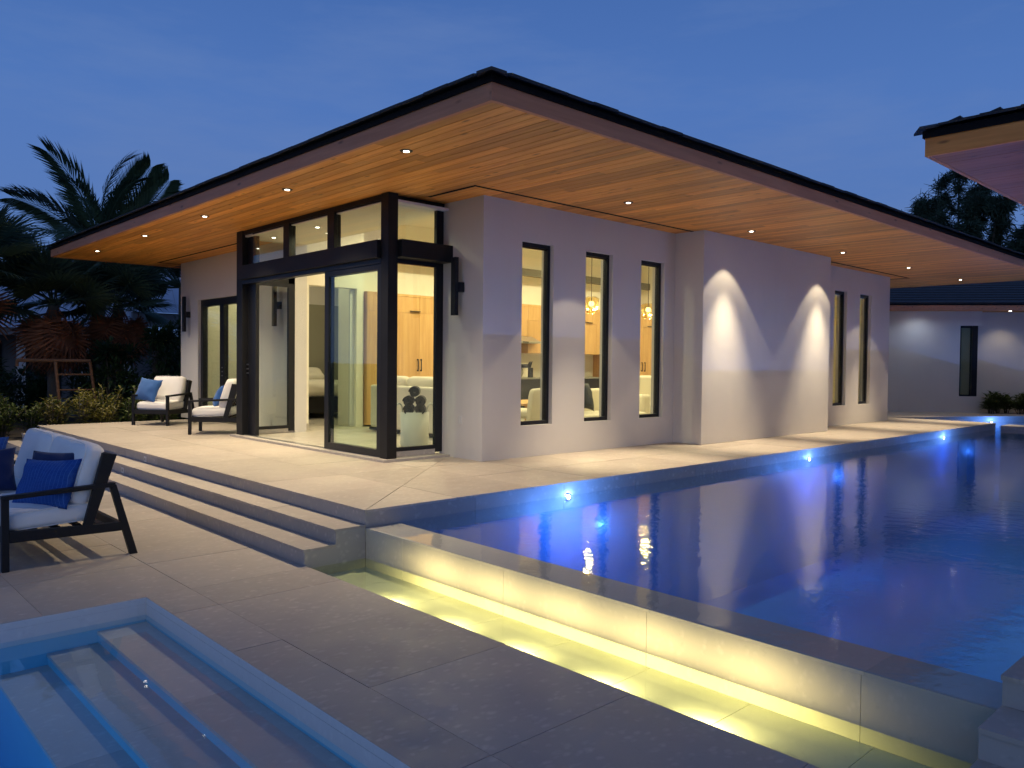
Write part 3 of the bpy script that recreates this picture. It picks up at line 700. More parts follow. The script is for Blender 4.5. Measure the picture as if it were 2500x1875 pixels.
# ---- roof: fascia, drip edge, hipped slate
roof = MB(); pit = 0.30; zr = 3.892; hx = (EY1-EY0)/2
A, B, C_, D = (EX0-.03, EY0-.03, zr), (EX1+.03, EY0-.03, zr), (EX1+.03, EY1+.03, zr), (EX0-.03, EY1+.03, zr)
rid = zr + hx*pit; E1, E2 = (EX0+hx, (EY0+EY1)/2, rid), (EX1-hx, (EY0+EY1)/2, rid)
roof.add([A, B, C_, D, E1, E2], [(0, 1, 5, 4), (1, 2, 5), (2, 3, 4, 5), (3, 0, 4)])
rf = roof.build('roof', SLATE, house)
f = .04
MB().box(EX0, EX1, EY0, EY0+f, ZS-.003, 3.842).build('fascia', FASCIAX, house); MB().box(EX0, EX1, EY1-f, EY1, ZS-.003, 3.842).build('fascia', FASCIAX, house)
MB().box(EX0+.0005, EX0+f, EY0+f, EY1-f, ZS-.003, 3.842).build('fascia', FASCIAY, house); MB().box(EX1-f, EX1-.0005, EY0+f, EY1-f, ZS-.003, 3.842).build('fascia', FASCIAY, house)
dr = MB()
for x0, x1, y0, y1 in ((EX0-.018, EX1+.018, EY0-.018, EY0+.03), (EX0-.018, EX1+.018, EY1-.03, EY1+.018), (EX0-.018, EX0+.03, EY0+.03, EY1-.03), (EX1-.03, EX1+.018, EY0+.03, EY1-.03)):
    dr.box(x0, x1, y0, y1, 3.8425, 3.891)
dr.build('drip_edge', DRIP, house)
rnd = random.Random(11); ang = math.atan(pit)
def eave_tiles(par, p0, dirv, inw, length, courses, tw=0.335, td=0.36, lift=0.0, taper=(1.0, 1.0), pitch=ang):
    """slate tiles in overlapping courses; p0 eave corner, dirv along the eave, inw up the slope (unit xy)"""
    o0 = Vector((0, 0, 0)); q = par
    while q: o0 = o0 + q.location; q = q.parent
    me = unitbox(SLATE); rz = math.atan2(dirv[1], dirv[0])
    for c in range(courses):
        s0 = c*td*0.78*taper[0] + .17; s1 = length - c*td*0.78*taper[1]; s = s0 - (0.5*tw if c % 2 else 0)
        while s < s1-.02:
            a = max(s, s0); b = min(s+tw, s1); s += tw
            if b-a < .06: continue
            up_ = c*td*0.78*math.cos(pitch) + td*.5*math.cos(pitch) - .045
            px = p0[0] + dirv[0]*(a+b)/2 + inw[0]*up_; py = p0[1] + dirv[1]*(a+b)/2 + inw[1]*up_
            pz = p0[2] + (c*td*0.78+td*.5)*math.sin(pitch) + .016 + lift + rnd.uniform(-.004, .004)
            left = dirv[0]*inw[1]-dirv[1]*inw[0] > 0
            o = link('slate_tile', me, None, par, Vector((px, py, pz)) - o0, Euler(((pitch-.045 if left else -(pitch-.045))+rnd.uniform(-.012, .012), rnd.uniform(-.006, .006), rz)), (b-a-.006, td, .022))
eave_tiles(rf, (EX0-.03, EY0-.03, zr), (1, 0), (0, 1), EX1-EX0+.06, 2)
eave_tiles(rf, (EX0-.03, EY0-.03, zr), (0, 1), (1, 0), EY1-EY0+.06, 2)
def hip_caps(par, p0, d, n, pitch_hip, ln=.42, m=SLATE):
    o0 = Vector((0, 0, 0)); q = par
    while q: o0 = o0 + q.location; q = q.parent
    d = Vector(d).normalized(); side = Vector((-d.y, d.x, 0)); L = Vector((d.x*math.cos(pitch_hip), d.y*math.cos(pitch_hip), math.sin(pitch_hip))); upv = L.cross(side)*-1
    if upv.z < 0: upv = -upv
    for k in range(n):
        c0 = Vector(p0) + L*(k*ln*.80) + upv*.020; m_ = MB(); vs_ = []
        for t, lift in ((0, .018), (ln, .004)):
            b = c0 + L*t + upv*lift
            for sx, dz in ((-.12, -.034), (0, .006), (.12, -.034)):
                vs_.append(b + side*sx + Vector((0, 0, dz)))
            for sx, dz in ((-.12, -.056), (0, -.016), (.12, -.056)):
                vs_.append(b + side*sx + Vector((0, 0, dz)))
        m_.add(vs_, [(0, 1, 7, 6), (1, 2, 8, 7), (3, 9, 10, 4), (4, 10, 11, 5), (0, 3, 4, 1), (1, 4, 5, 2), (6, 7, 10, 9), (7, 8, 11, 10), (0, 6, 9, 3), (2, 5, 11, 8)])
        m_.build('hip_cap', m, par)
hip_caps(rf, (EX0-.05, EY0-.05, zr), (1, 1), 2, math.atan(pit/math.sqrt(2)))
# ---- soffit planks, all running along y
sf = MB()
for q in ((EX0+.04, 6.62, EY0+.04, EY1-.04), (6.62, EX1-.04, EY0+.04, 7.62), (18.9, EX1-.04, 7.62, EY1-.04), (6.62, 18.9, 17.15, EY1-.04)): sf.quad((q[0], q[2], 3.7225), (q[0], q[3], 3.7225), (q[1], q[3], 3.7225), (q[1], q[2], 3.7225))
sf = sf.build('soffit', GROUT, house)
rnd = random.Random(21); PW = .1312; x = EX0+f+.0005; k = 0
while x < EX1-f-.02:
    x2 = min(x+PW, EX1-f)
    y_end = EY1-f if x < 6.6 else (7.56 if x2 < 18.98 else 11.5)
    y = EY0+f+.0005
    first = True
    while y < y_end-.02:
        ln = rnd.choice((2.4, 3.05, 3.66, 4.3)) * (rnd.uniform(.25, 1) if first else 1); first = False
        y2 = min(y+ln, y_end)
        if y_end-y2 < .5: y2 = y_end
        dz = rnd.uniform(0, .0014)
        ubox('soffit_plank', SOFFIT, sf, x+.0042, x2-.0042, y+.0012, y2-.0012, 3.700+dz, 3.7215)
        y = y2
    x = x2; k += 1
for a in ((6.06, 6.11, 7.155, 8.08), (6.1105, 10.549, 7.155, 7.205), (14.8505, 19.45, 7.225, 7.275), (19.40, 19.45, 7.2755, 11.0), (6.06, 6.11, 12.66, 17.66), (6.1105, 8, 17.61, 17.66)):
    MB().box(a[0], a[1], a[2], a[3], 3.6965, 3.699).build('vent_slot', DRIP, house)
# ---- eave downlights
WARM = (1.0, 0.82, 0.55)
def downlight(par, x, y, z, power, lens=LAMP, size=R(90), r=.052, blend=.75, color=WARM, soft=.035, spill=0):
    o = MB().tube([(x, y, z+.0), (x, y, z-.006)], [r+.014, r+.008], 22).build('downlight', BLACK if lens is LAMP else WHITEP, par, False)
    MB().tube([(x, y, z-.0062), (x, y, z-.0085)], r*.56, 18).build('lens', lens, o)
    lamp('downlight_beam', 'SPOT', (x, y, z-.03), power, color, par, shadow_soft_size=soft, spot_size=size, spot_blend=blend)
    if spill: lamp('downlight_spill', 'SPOT', (x, y, z-.03), spill, color, par, shadow_soft_size=soft, spot_size=R(83), spot_blend=.14)
    return o
for y in (6.50, 8.98, 11.50, 14.02, 16.68): downlight(house, 4.612, y, 3.699, 430, LAMP, R(115), .052, 1.0)
for x in (8.10, 11.13, 14.31, 17.40, 20.55): downlight(house, x, 6.50, 3.699, 800, LAMP, R(58), .052, 1.0, spill=66)

# ================================================================ INTERIOR OF THE POOL HOUSE
FL = .40
fl_ = MB(); fl_.box(5.712, 6.5, 8.40, 12.33, ZT+.0025, FL); fl_.box(6.5005, 6.7205, 8.3655, 12.3645, ZT+.0025, FL); fl_.box(6.7210, 18.779, 7.7305, 17.079, ZT+.0025, FL)
fl_.build('interior_floor', INFLOOR, house)
MB().box(5.60, 6.5045, 8.20, 12.53, 3.601, 3.63).build('bay_ceiling', INCEIL, house)
MB().box(6.505, 18.99, 7.52, 17.29, 4.401, 4.43).build('ceiling', INCEIL, house)
pw = MB(); pw.box(6.7215, 6.97, 12.75, 12.97, FL, 4.4); pw.box(6.9705, 7.9495, 12.75, 12.97, 2.97, 4.4); pw.box(7.95, 8.10, 12.75, 13.40, FL, 4.4)
pw.box(8.1005, 18.779, 13.27, 13.40, FL, 4.4); pw.build('partition_wall', INWALL, house)
inl = MB(); inl.box(6.7215, 10.6, 7.7315, 7.742, FL, WZ0-.02); inl.box(6.7215, 7.1, 7.7315, 7.742, WZ0-.02, 4.4); inl.build('inner_lining', INWALL, house)
for i, w in enumerate(WX):
    j = MB(); j.box(w-.012, w+.0005, 7.63, 7.735, WZ0, WZ1); j.box(w+WW-.0005, w+WW+.012, 7.63, 7.735, WZ0, WZ1)
MB().box(6.7210, 6.975, 12.735, 12.7495, FL, .505).build('skirting', INFLOOR, house)
MB().box(7.86, 7.949, 12.83, 12.875, FL+.01, 2.95).build('pocket_door', WHITEP, house)
MB().box(8.1, 18.77, 12.95, 13.05, 3.60, 3.765).build('ceiling_beam', BEAMW, house)
MB().box(8.1005, 18.77, 16.95, 17.0785, FL, 2.96).build('bedroom_panel', GREYWALL, house)
MB().box(6.73, 8.1, 16.99, 17.0785, FL, 4.4).build('bedroom_lining', INWALL, house)
MB().box(13.9, 14.1, 13.41, 17.07, FL, 4.4).build('partition_wall', INWALL, house)
MB().box(17.10, 17.20, 7.80, 13.26, FL, 4.39).build('partition_wall', INWALL, house)
for w in WX[3:]: MB().box(w-.15, w+WW+.35, 7.83, 7.838, WZ0-.2, WZ1+.2).build('roller_blind', BLIND, house)
# ---- built-in cabinets
def cabinet(label, x0, x1, cols, rows, handles, yf=12.66, yb=13.268, base=.0, ztop=2.93, m=OAK, name='tall_cabinet'):
    t = empty(name, (x0, yf, FL), label=label, cat='cabinet', group='oak kitchen cabinets')
    z0 = rows[0]
    MB().box(x0, x1, yf+.022, yb, z0, ztop).build('carcass', m, t)
    if ztop > 2.9: MB().box(x0, x1, yf-.005, yf+.0215, ztop-.045, ztop).build('cornice', m, t)
    xs_ = [x0+(x1-x0)*i/cols for i in range(cols+1)]
    for i in range(cols):
        for a, b in zip(rows, rows[1:]):
            b2 = min(b, ztop-.046) if ztop > 2.9 else b
            MB().box(xs_[i]+.0025, xs_[i+1]-.0025, yf, yf+.0215, a+.0025, b2-.0025).build('cabinet_door', m, t)
    for hx_, hz0, hz1, vert in handles:
        h = MB()
        if vert: h.box(hx_-.008, hx_+.008, yf-.035, yf-.022, hz0, hz1); h.box(hx_-.008, hx_+.008, yf-.022, yf, hz0, hz0+.03); h.box(hx_-.008, hx_+.008, yf-.022, yf, hz1-.03, hz1)
        else: h.box(hx_-.12, hx_+.12, yf-.03, yf, hz0, hz0+.016)
        h.build('handle', BLACK, t)
    return t
cabinet('tall oak cabinet beside the bedroom opening', 8.12, 10.52, 4, [FL+.03, 2.575, 2.90], [(9.28, 1.44, 1.68, 1), (9.36, 1.44, 1.68, 1), (9.21, 2.60, 2.61, 0), (10.48, 1.44, 1.68, 1)])
cabinet('oak wall cabinets above the dark kitchen counter', 10.525, 11.86, 2, [1.85, 2.575, 2.90], [])
cabinet('short oak wall cabinet above the range hood', 11.865, 12.30, 1, [2.22, 2.575, 2.90], [])
cabinet('oak wall cabinets right of the range hood', 12.305, 15.20, 5, [1.85, 2.575, 2.90], [(13.98, 1.90, 2.14, 1), (14.10, 1.90, 2.14, 1), (14.33, 2.60, 2.61, 0)])
cabinet('tall oak cabinet at the end of the kitchen wall', 15.205, 17.09, 3, [FL+.03, 2.575, 2.90], [(16.40, 1.44, 1.68, 1), (16.52, 1.44, 1.68, 1), (16.75, 2.60, 2.61, 0)])
c = empty('kitchen_counter', (10.525, 12.63, FL), label='dark kitchen base units under a grey counter', cat='counter')
MB().box(10.525, 15.20, 12.68, 13.268, FL, 1.265).build('base_units', DARKK, c)
MB().box(10.525, 15.20, 12.62, 13.268, 1.2655, 1.30).build('worktop', COUNTER, c)
for i in range(6): MB().box(10.53+i*.778, 10.53+i*.778+.772, 12.66, 12.6795, FL+.08, 1.25).build('drawer_front', DARKK, c)
hd = empty('range_hood', (12.1, 12.6, 2.0), label='steel range hood between the oak wall cabinets', cat='range hood')
MB().add([(11.8, 12.45, 2.06), (12.5, 12.45, 2.06), (12.5, 13.26, 2.06), (11.8, 13.26, 2.06), (11.8, 12.45, 2.10), (12.5, 12.45, 2.10), (12.42, 12.655, 2.215), (11.88, 12.655, 2.215), (11.88, 13.26, 2.215), (12.42, 13.26, 2.215)],
         [(3, 2, 1, 0), (0, 1, 5, 4), (4, 5, 6, 7), (7, 6, 9, 8), (1, 2, 9, 6, 5), (0, 4, 7, 8, 3), (2, 3, 8, 9)]).build('canopy', STEEL, hd)
MB().box(11.95, 12.12, 12.443, 12.4495, 2.07, 2.092).build('control_strip', BLACK, hd)
ck = empty('coffee_machine', (12.27, 12.9, 1.30), label='cream coffee machine on the kitchen counter', cat='coffee machine')
MB().box(12.16, 12.44, 12.78, 13.1, 1.3005, 1.62).build('housing', LINEN, ck, bevel=.02); MB().box(12.20, 12.36, 12.70, 12.7795, 1.52, 1.60).build('brew_head', BLACK, ck)
kt = empty('wire_basket', (12.16, 12.75, 1.3), label='round wire stand on the kitchen counter', cat='wire stand')
for k in range(3): MB().tube([(12.12+.10*math.cos(a*.3491), 12.72+.03*k, 1.42+.115*math.sin(a*.3491)) for a in range(19)], .006, 5).build('wire_ring', BLACK, kt)
bt = empty('knife_block', (12.55, 12.85, 1.3), label='dark knife block on the kitchen counter', cat='knife block')
MB().box(12.49, 12.62, 12.8, 12.95, 1.3005, 1.52).build('block', BLACK, bt, bevel=.01)
for k in range(4): MB().tube([(12.5+.03*k, 12.87, 1.52), (12.49+.03*k, 12.80, 1.64+.02*(k % 2))], .012, 6).build('knife_handle', BLACK, bt)
# ---- pendants
for k, (px, py, pz) in enumerate(((11.39, 10.0, 2.72), (13.15, 10.0, 2.70))):
    t = empty('pendant_lamp', (px, py, pz), label='faceted amber glass pendant lamp hanging over the living area', cat='pendant lamp', group='amber pendant lamps')
    prof = [(.085, .17), (.145, .14), (.115, -.08), (.06, -.145)]; m_ = MB(); n = 8
    for r_, z in prof: m_.v += [(px+r_*math.cos(2*math.pi*i/n), py+r_*math.sin(2*math.pi*i/n), pz+z) for i in range(n)]
    for a in range(3): m_.f += [(a*n+i, a*n+(i+1) % n, (a+1)*n+(i+1) % n, (a+1)*n+i) for i in range(n)]
    m_.build('shade', SHADE, t)
    w_ = MB()
    for i in range(n):
        w_.tube([(px+r_*1.01*math.cos(2*math.pi*i/n), py+r_*1.01*math.sin(2*math.pi*i/n), pz+z) for r_, z in prof], .004, 4)
    w_.build('wire_frame', STRAPW, t)
    MB().tube([(px, py, pz+.04+.05*math.sin(i*.5236-1.5708)) for i in range(7)], [.012, .035, .05, .055, .05, .035, .012], 10).build('bulb', PENDG, t, True)
    MB().tube([(px, py, pz+.09), (px, py, 4.40)], .006, 6).build('cord', BLACK, t)
    lamp('pendant_glow', 'POINT', (px, py, pz-.02), 40, (1.0, .74, .36), t, shadow_soft_size=.05)
# ---- interior lights
INC = (1.0, 0.88, 0.56)
for x, y in ((5.93, 8.78), (5.93, 10.60), (5.93, 12.0)): downlight(house, x, y, 3.600, 45, INLAMP, R(150), .05, .8, INC)
for x, y, p in ((7.5, 9.2, 260), (8.6, 11.6, 330), (10.6, 9.0, 260), (10.8, 11.5, 330), (13.0, 9.0, 230), (13.2, 11.6, 300), (15.6, 11.4, 300), (15.4, 9.2, 230), (7.4, 14.0, 130), (7.4, 16.0, 130), (10.5, 15, 70), (18.0, 9.3, 200)):
    downlight(house, x, y, 4.400, p*0.8, INLAMP, R(165), .05, .8, INC)
# ---- furniture seen through the glass
t = empty('interior_sofa', (7.7, 10.6, FL), label='white sofa seen from behind through the corner glass', cat='sofa')
MB().box(7.70, 7.90, 9.30, 11.9, FL+.07, 1.21).build('back', LINEN, t, bevel=.03)
MB().box(7.9005, 8.65, 9.30, 11.9, FL+.07, .80).build('seat', LINEN, t, bevel=.03)
MB().box(7.90, 8.65, 9.2, 9.2995, FL+.07, 1.02).build('arm', LINEN, t, bevel=.02); MB().box(7.90, 8.65, 11.9005, 12.0, FL+.07, 1.02).build('arm', LINEN, t, bevel=.02)
MB().box(7.72, 8.62, 9.25, 11.95, FL+.02, FL+.0695).build('plinth', BLACK, t)
for k, y in enumerate((9.9, 10.72, 11.5)): cushion('back_cushion', LINEN, t, (.74, .42, .18), (.30, y-10.6, .76), (R(75), 0, R(90)), .07, .3, .01, k, 8, False)
bk = empty('towel_basket', (6.74, 9.25, FL), label='tall white rope basket holding rolled towels behind the corner glass', cat='basket')
m_ = MB(); n = 28; prof = [(.185, .002), (.205, .03), (.20, .25), (.205, .50), (.20, .50), (.19, .25), (.18, .04)]
for r_, z in prof: m_.v += [(r_*math.cos(2*math.pi*i/n), r_*math.sin(2*math.pi*i/n), z) for i in range(n)]
for a in range(len(prof)-1): m_.f += [(a*n+i, a*n+(i+1) % n, (a+1)*n+(i+1) % n, (a+1)*n+i) for i in range(n)]
m_.f.append(tuple(range(n))[::-1]); m_.f.append(tuple(range((len(prof)-1)*n, len(prof)*n)))
m_.build('body', BASKET, bk, True, local=True)
for sx in (-.13, .13):
    MB().tube([(sx*1.5+.07*math.cos(a*.3142), -sx*.9, .49+.13*math.sin(a*.3142)) for a in range(11)], .012, 6).build('rope_handle', BASKET, bk, True, local=True)
def towel(x, y, z, rz, lab):
    m_ = MB(); pts = []; n = 62; ln = .17
    for i in range(n):
        a = i*.36; r_ = .012 + .0028*a
        pts.append((r_*math.cos(a), r_*math.sin(a)))
    for s in (-ln, ln):
        m_.v += [(px, s, pz) for px, pz in pts]
    m_.f += [(i, i+1, n+i+1, n+i) for i in range(n-1)]
    me = m_.mesh('rolled_towel')
    o = link('rolled_towel', me, TOWEL, None, (x, y, z), (0, 0, rz)); s = o.modifiers.new('s', 'SOLIDIFY'); s.thickness = .018; s.offset = 0
    tag(o, lab, 'towel', 'rolled towels in the basket')
vx = R(-40)
for dx, z, lab in ((-.08, .935, 'rolled charcoal towel lying low in the white basket'), (.08, .935, 'rolled charcoal towel lying low in the white basket'), (-.085, 1.055, 'rolled charcoal towel in the middle row above the basket'), (.085, 1.055, 'rolled charcoal towel in the middle row above the basket'), (0, 1.19, 'rolled charcoal towel topping the pile in the basket')):
    towel(6.74+dx*.77, 9.25-dx*.64, z, vx, lab)
bed = empty('bed', (8.6, 16.1, FL), label='bed with white duvet and dark frame in the room behind', cat='bed')
MB().box(7.75, 9.6, 15.05, 16.9, FL+.12, .86).build('base', BEDF, bed, bevel=.02)
for x in (7.85, 9.5): MB().box(x-.04, x+.04, 15.1, 15.18, FL, FL+.12).build('leg', BLACK, bed)
cushion('duvet', DUVET, bed, (1.98, 1.95, .34), (.08, -.12, .62), (0, 0, 0), .15, .10, .03, 5, 14, False)
for x in (8.2, 9.1): cushion('bed_pillow', DUVET, bed, (.7, .45, .2), (x-8.6, .55, .90), (R(35), 0, 0), .09, .3, .01, 3, 8, False)
def dining_chair(x, y, rz, lab):
    t = empty('dining_chair', (x, y, FL), rz, label=lab, cat='chair', group='cream upholstered chairs')
    cushion('backrest', LINEN, t, (.50, .12, .62), (0, .22, .50), (R(-6), 0, 0), .05, .05, .004, 1, 7, False)
    cushion('seat', LINEN, t, (.50, .50, .14), (0, 0, .42), (0, 0, 0), .05, .1, .004, 2, 7, False)
    for a in (-.2, .2):
        for b in (-.2, .2): MB().tube([(a, b, 0), (a, b, .36)], [.014, .02], 8).build('leg', STRAPW, t, True, local=True)
dining_chair(8.72, 9.05, R(200), 'cream upholstered chair close behind the first window')
t = empty('dining_table', (9.6, 10.1, FL), label='light oak dining table in the lit living room', cat='table')
MB().box(8.95, 10.3, 9.55, 10.6, FL+.50, FL+.54).build('tabletop', OAK, t, bevel=.005)
for a in (9.02, 10.22):
    for b in (9.62, 10.52): MB().box(a-.03, a+.03, b-.03, b+.03, FL, FL+.4995).build('leg', OAK, t)
t = empty('lounge_chair', (10.8, 9.2, FL), label='low cream lounge seat behind the middle window', cat='sofa')
MB().box(9.95, 11.55, 8.75, 9.6, FL+.05, .76).build('seat', LINEN, t, bevel=.05)
MB().box(9.95, 11.55, 9.6005, 9.8, FL+.05, 1.16).build('back', LINEN, t, bevel=.05)
pillow('throw_pillow', DARKNAVY, .52, .52, .18, (10.36, 9.22, 1.06), (R(72), R(8), R(15)), 'dark navy pillow on the cream seat behind the middle window', None, 2, 14)
t = empty('banquette', (12.6, 9.8, FL), label='tall cream banquette behind the third window', cat='sofa')
MB().box(12.1, 13.9, 9.85, 10.1, FL+.03, 1.39).build('back', LINEN, t, bevel=.05)
MB().box(12.1, 13.9, 9.15, 9.8495, FL+.03, .86).build('seat', LINEN, t, bevel=.05)
MB().box(11.88, 12.0995, 9.1, 10.0, FL+.03, 1.05).build('arm', LINEN, t, bevel=.05)

# ================================================================ OUTDOOR SEATING
def seat_unit(name, L, loc, rz, label, cat, group, n_back, seed=0):
    """lounge seat: local x runs from front to back, y along its length"""
    t = empty(name, loc, rz, label=label, cat=cat, group=group)
    w = .050
    def bar(nm, pts, ya, yb, par=t):
        return MB().prism_y(pts, ya, yb).build(nm, BLACKW, par, bevel=.004, local=True)
    for ya in (0.0, L-w):
        bar('front_leg', [(0.0, 0), (.050, 0), (.050, .5725), (0.0, .5725)], ya, ya+w)
        bar('armrest', [(0.0, .573), (.0, .540), (.76, .570), (.80, .604), (.765, .606)], ya-.006, ya+w+.006)
        bar('back_leg', [(.755, .565), (.80, .590), (.965, 0), (.905, 0)], ya+.001, ya+w-.001)
        bar('side_rail', [(.0505, .215), (.885, .205), (.868, .275), (.0505, .300)], ya+.002, ya+w-.002)
        bar('back_post', [(.555, .276), (.625, .274), (.805, .832), (.700, .852)], ya+.003, ya+w-.003)
    MB().box(.004, .046, w, L-w, .215, .297).build('front_rail', BLACKW, t, bevel=.004, local=True)
    MB().box(.82, .86, w, L-w, .205, .272).build('back_rail', BLACKW, t, bevel=.004, local=True)
    bar('top_rail', [(.715, .775), (.760, .765), (.785, .835), (.720, .850)], w, L-w)
    ns = max(5, int(L/.13))
    for i in range(ns):
        y = w + .03 + (L-2*w-.06-.028)*i/(ns-1)
        bar('back_slat', [(.590, .285), (.612, .280), (.752, .77), (.726, .775)], y, y+.028)
    for i in range(5): MB().box(.06+.15*i, .11+.15*i, w, L-w, .268, .283).build('seat_slat', BLACKW, t, local=True)
    sl = (L-2*w-.02)/n_back
    for i in range(n_back):
        yc = w+.01+sl*(i+.5)
        cushion('seat_cushion', CANVAS, t, (.62, sl-.008, .165), (.355, yc, .372), (0, R(-2.5), 0), .055, .13, .005, seed+i)
        cushion('back_cushion', CANVAS, t, (.50, sl-.004, .175), (.605, yc, .670), (0, R(-73), 0), .065, .16, .010, seed+i+5)
    return t
seat_unit('outdoor_sofa', 2.2, (1.24, 6.88, 0), 0, 'black framed outdoor sofa with white cushions beside the foreground pool', 'sofa', None, 2, 3)
seat_unit('outdoor_armchair', .76, (5.42, 15.24, ZT), R(36.9), 'black outdoor armchair on the terrace facing the patio with its front showing', 'armchair', 'black outdoor armchairs', 1, 8)
seat_unit('outdoor_armchair', .76, (5.03, 13.24, ZT), R(-35), 'black outdoor armchair on the terrace half hidden by the glazed bay post', 'armchair', 'black outdoor armchairs', 1, 14)
seat_unit('outdoor_armchair', .76, (1.33, 12.15, 0), 0, 'black outdoor armchair at the foot of the steps beyond the sofa', 'armchair', 'black outdoor armchairs', 1, 20)
# pillows
def pil(m, w, h, t, c, nrm, spin, lab, grp, seed):
    """c centre, nrm direction its face looks, spin about that direction"""
    z = Vector(nrm).normalized(); x = Vector((0, 0, 1)).cross(z).normalized(); y = z.cross(x)
    M = Matrix((x, y, z)).transposed() @ Matrix.Rotation(spin, 3, 'Z')
    pillow('throw_pillow', m, w, h, t, c, M.to_euler(), lab, grp, seed)
pil(KNIT, .58, .42, .17, (1.60, 7.17, .605), (-.80, -.44, .42), R(3), 'bright blue knitted pillow in front on the outdoor sofa', None, 1)
pil(NAVY, .58, .42, .10, (1.665, 7.25, .655), (-.80, -.44, .40), R(2), 'dark navy pillow behind the knitted one at the near end of the sofa', None, 2)
pil(NAVY, .46, .40, .16, (1.34, 8.08, .625), (-.28, -.90, .40), R(4), 'dark navy pillow standing on the far half of the outdoor sofa', None, 3)
pil(KNIT, .50, .50, .16, (1.27, 8.26, .690), (-.25, -.92, .36), R(-5), 'bright blue knitted pillow behind the navy one on the far half of the sofa', None, 4)
pil(BLUEC, .50, .46, .17, (5.25, 15.80, ZT+.665), (-.80, -.50, .38), R(-6), 'plain blue pillow on the armchair whose front shows', None, 5)
pil(BLUEC, .46, .42, .17, (5.62, 13.35, ZT+.625), (-.82, .45, .40), R(2), 'plain blue pillow on the armchair half hidden by the post', None, 6)

# ================================================================ NEAR PAVILION (only its eave corner is in view)
PX, PY, PZ = 8.382, 3.002, 3.70
pav = empty('pavilion', (11.2, 0.2, ZT), label='neighbouring pavilion with orange timber eave and slate roof', cat='house')
MB().box(11.2, 24, -7, 0.2, ZT, 3.74).build('wall', STUCCO, pav)
MB().box(PX, PX+.04, -10, PY, PZ-.003, PZ+.175).build('fascia', FASCIA2, pav)
MB().box(PX+.0405, 27, PY-.04, PY, PZ-.003, PZ+.175).build('fascia', FASCIAX, pav)
d = MB(); d.box(PX-.02, PX+.03, -10, PY+.02, PZ+.1755, PZ+.245); d.box(PX+.03, 27, PY-.03, PY+.02, PZ+.1755, PZ+.245); d.build('drip_edge', DRIP, pav)
zr2 = PZ+.246; p2_ = .315
rp = MB(); rp.add([(PX-.03, PY+.03, zr2), (27, PY+.03, zr2), (27, PY-6.5, zr2+6.53*p2_), (PX+6.5, PY-6.5, zr2+6.53*p2_), (PX-.03, -10, zr2), (PX+6.5, -10, zr2+6.53*p2_)], [(0, 3, 2, 1), (0, 4, 5, 3), (0, 1, 4)])
rp = rp.build('roof', SLATE, pav)
eave_tiles(rp, (PX-.03, PY+.03, zr2), (0, -1), (1, 0), 7.0, 4, lift=.004, taper=(1, 0), pitch=math.atan(p2_))
eave_tiles(rp, (PX-.03, PY+.03, zr2), (1, 0), (0, -1), 12.0, 2, lift=.004, taper=(1, 0), pitch=math.atan(p2_))
hip_caps(rp, (PX-.035, PY+.035, zr2+.005), (1, -1), 8, math.atan(p2_/math.sqrt(2)))
sf2 = MB().box(PX+.04, 27, -10, PY-.04, PZ+.0225, PZ+.035).build('soffit', GROUT, pav)
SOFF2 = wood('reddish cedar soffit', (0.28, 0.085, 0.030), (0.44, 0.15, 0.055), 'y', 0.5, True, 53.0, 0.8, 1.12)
rnd = random.Random(31); x = PX+.0405; k = 0
while x < 20 and k < 90:
    y = PY-.041; first = True
    while y > -1.2:
        ln = rnd.choice((2.4, 3.05, 3.66))*(rnd.uniform(.3, 1) if first else 1); first = False; y2 = max(y-ln, -1.2)
        ubox('soffit_plank', SOFF2, sf2, x+.0016, x+PW-.0016, y2+.0008, y-.0008, PZ+rnd.uniform(0, .0014), PZ+.0215); y = y2
        if x > 12: break
    x += PW; k += 1
for xx, yy_ in ((9.3, 1.3), (12.2, 1.3), (15.2, 1.3), (8.95, -1.6), (8.95, -4.4)): downlight(pav, xx, yy_, 3.699, 420)

# ================================================================ FAR HOUSE
FD = Vector((0.632, -0.775, 0)); FN = Vector((-0.775, -0.632, 0))            # along its wall / towards the camera
FO = Vector((22.95, 9.15, ZT))
fh = empty('far_house', FO, math.atan2(FD.y, FD.x), label='white far house with long slate roof beyond the pool', cat='house')
# local: x along wall, y away from camera, z up
w0, w1, ww0, ww1 = -6.0, 2.53, 1.97, 2.46
m_ = MB(); m_.box(w0, ww0, 0, .25, -.02, 2.82); m_.box(ww1-.02, w1, .22, .25, .455, 2.42); m_.box(ww0, w1, 0, .25, -.02, .4545); m_.box(ww0, w1, 0, .25, 2.4205, 2.82)
m_.build('wall', STUCCO, fh, local=True)
MB().box(w1-.3, 12, .45, .7, -.02, 2.8225).build('set_back_wall', STUCCO, fh, local=True)
f_ = MB(); t_ = .05
f_.box(ww0, ww0+t_, .05, .12, .455, 2.42); f_.box(ww1-.16, ww1-.021, .02, .18, .455, 2.42); f_.box(ww0+t_, ww1-.16, .05, .12, .455, .5); f_.box(ww0+t_, ww1-.16, .05, .12, 2.36, 2.42)
wf = f_.build('window', BLACK, fh, local=True)
MB().box(ww0+t_, ww1-.16, .08, .086, .5, 2.36).build('pane', DOORG, wf, local=True)
MB().box(ww0+t_, ww1-.02, .20, .21, .47, 2.40).build('curtain', BLIND, wf, local=True)
MB().box(-8, 14, -.62, -.58, 2.80, 2.945).build('fascia', FASCIAX, fh, local=True)
MB().box(-8, 14, -.57, .45, 2.823, 2.84).build('soffit', SOFFIT, fh, local=True)
MB().box(-8, 14, -.64, -.57, 2.9455, 2.985).build('drip_edge', DRIP, fh, local=True)
cb = MB(); cb.quad((-8, -.62, 2.98), (14, -.62, 2.98), (10, 5.4, 4.95), (-4, 5.4, 4.95)); frf = cb.build('roof', SLATE, fh, local=True)
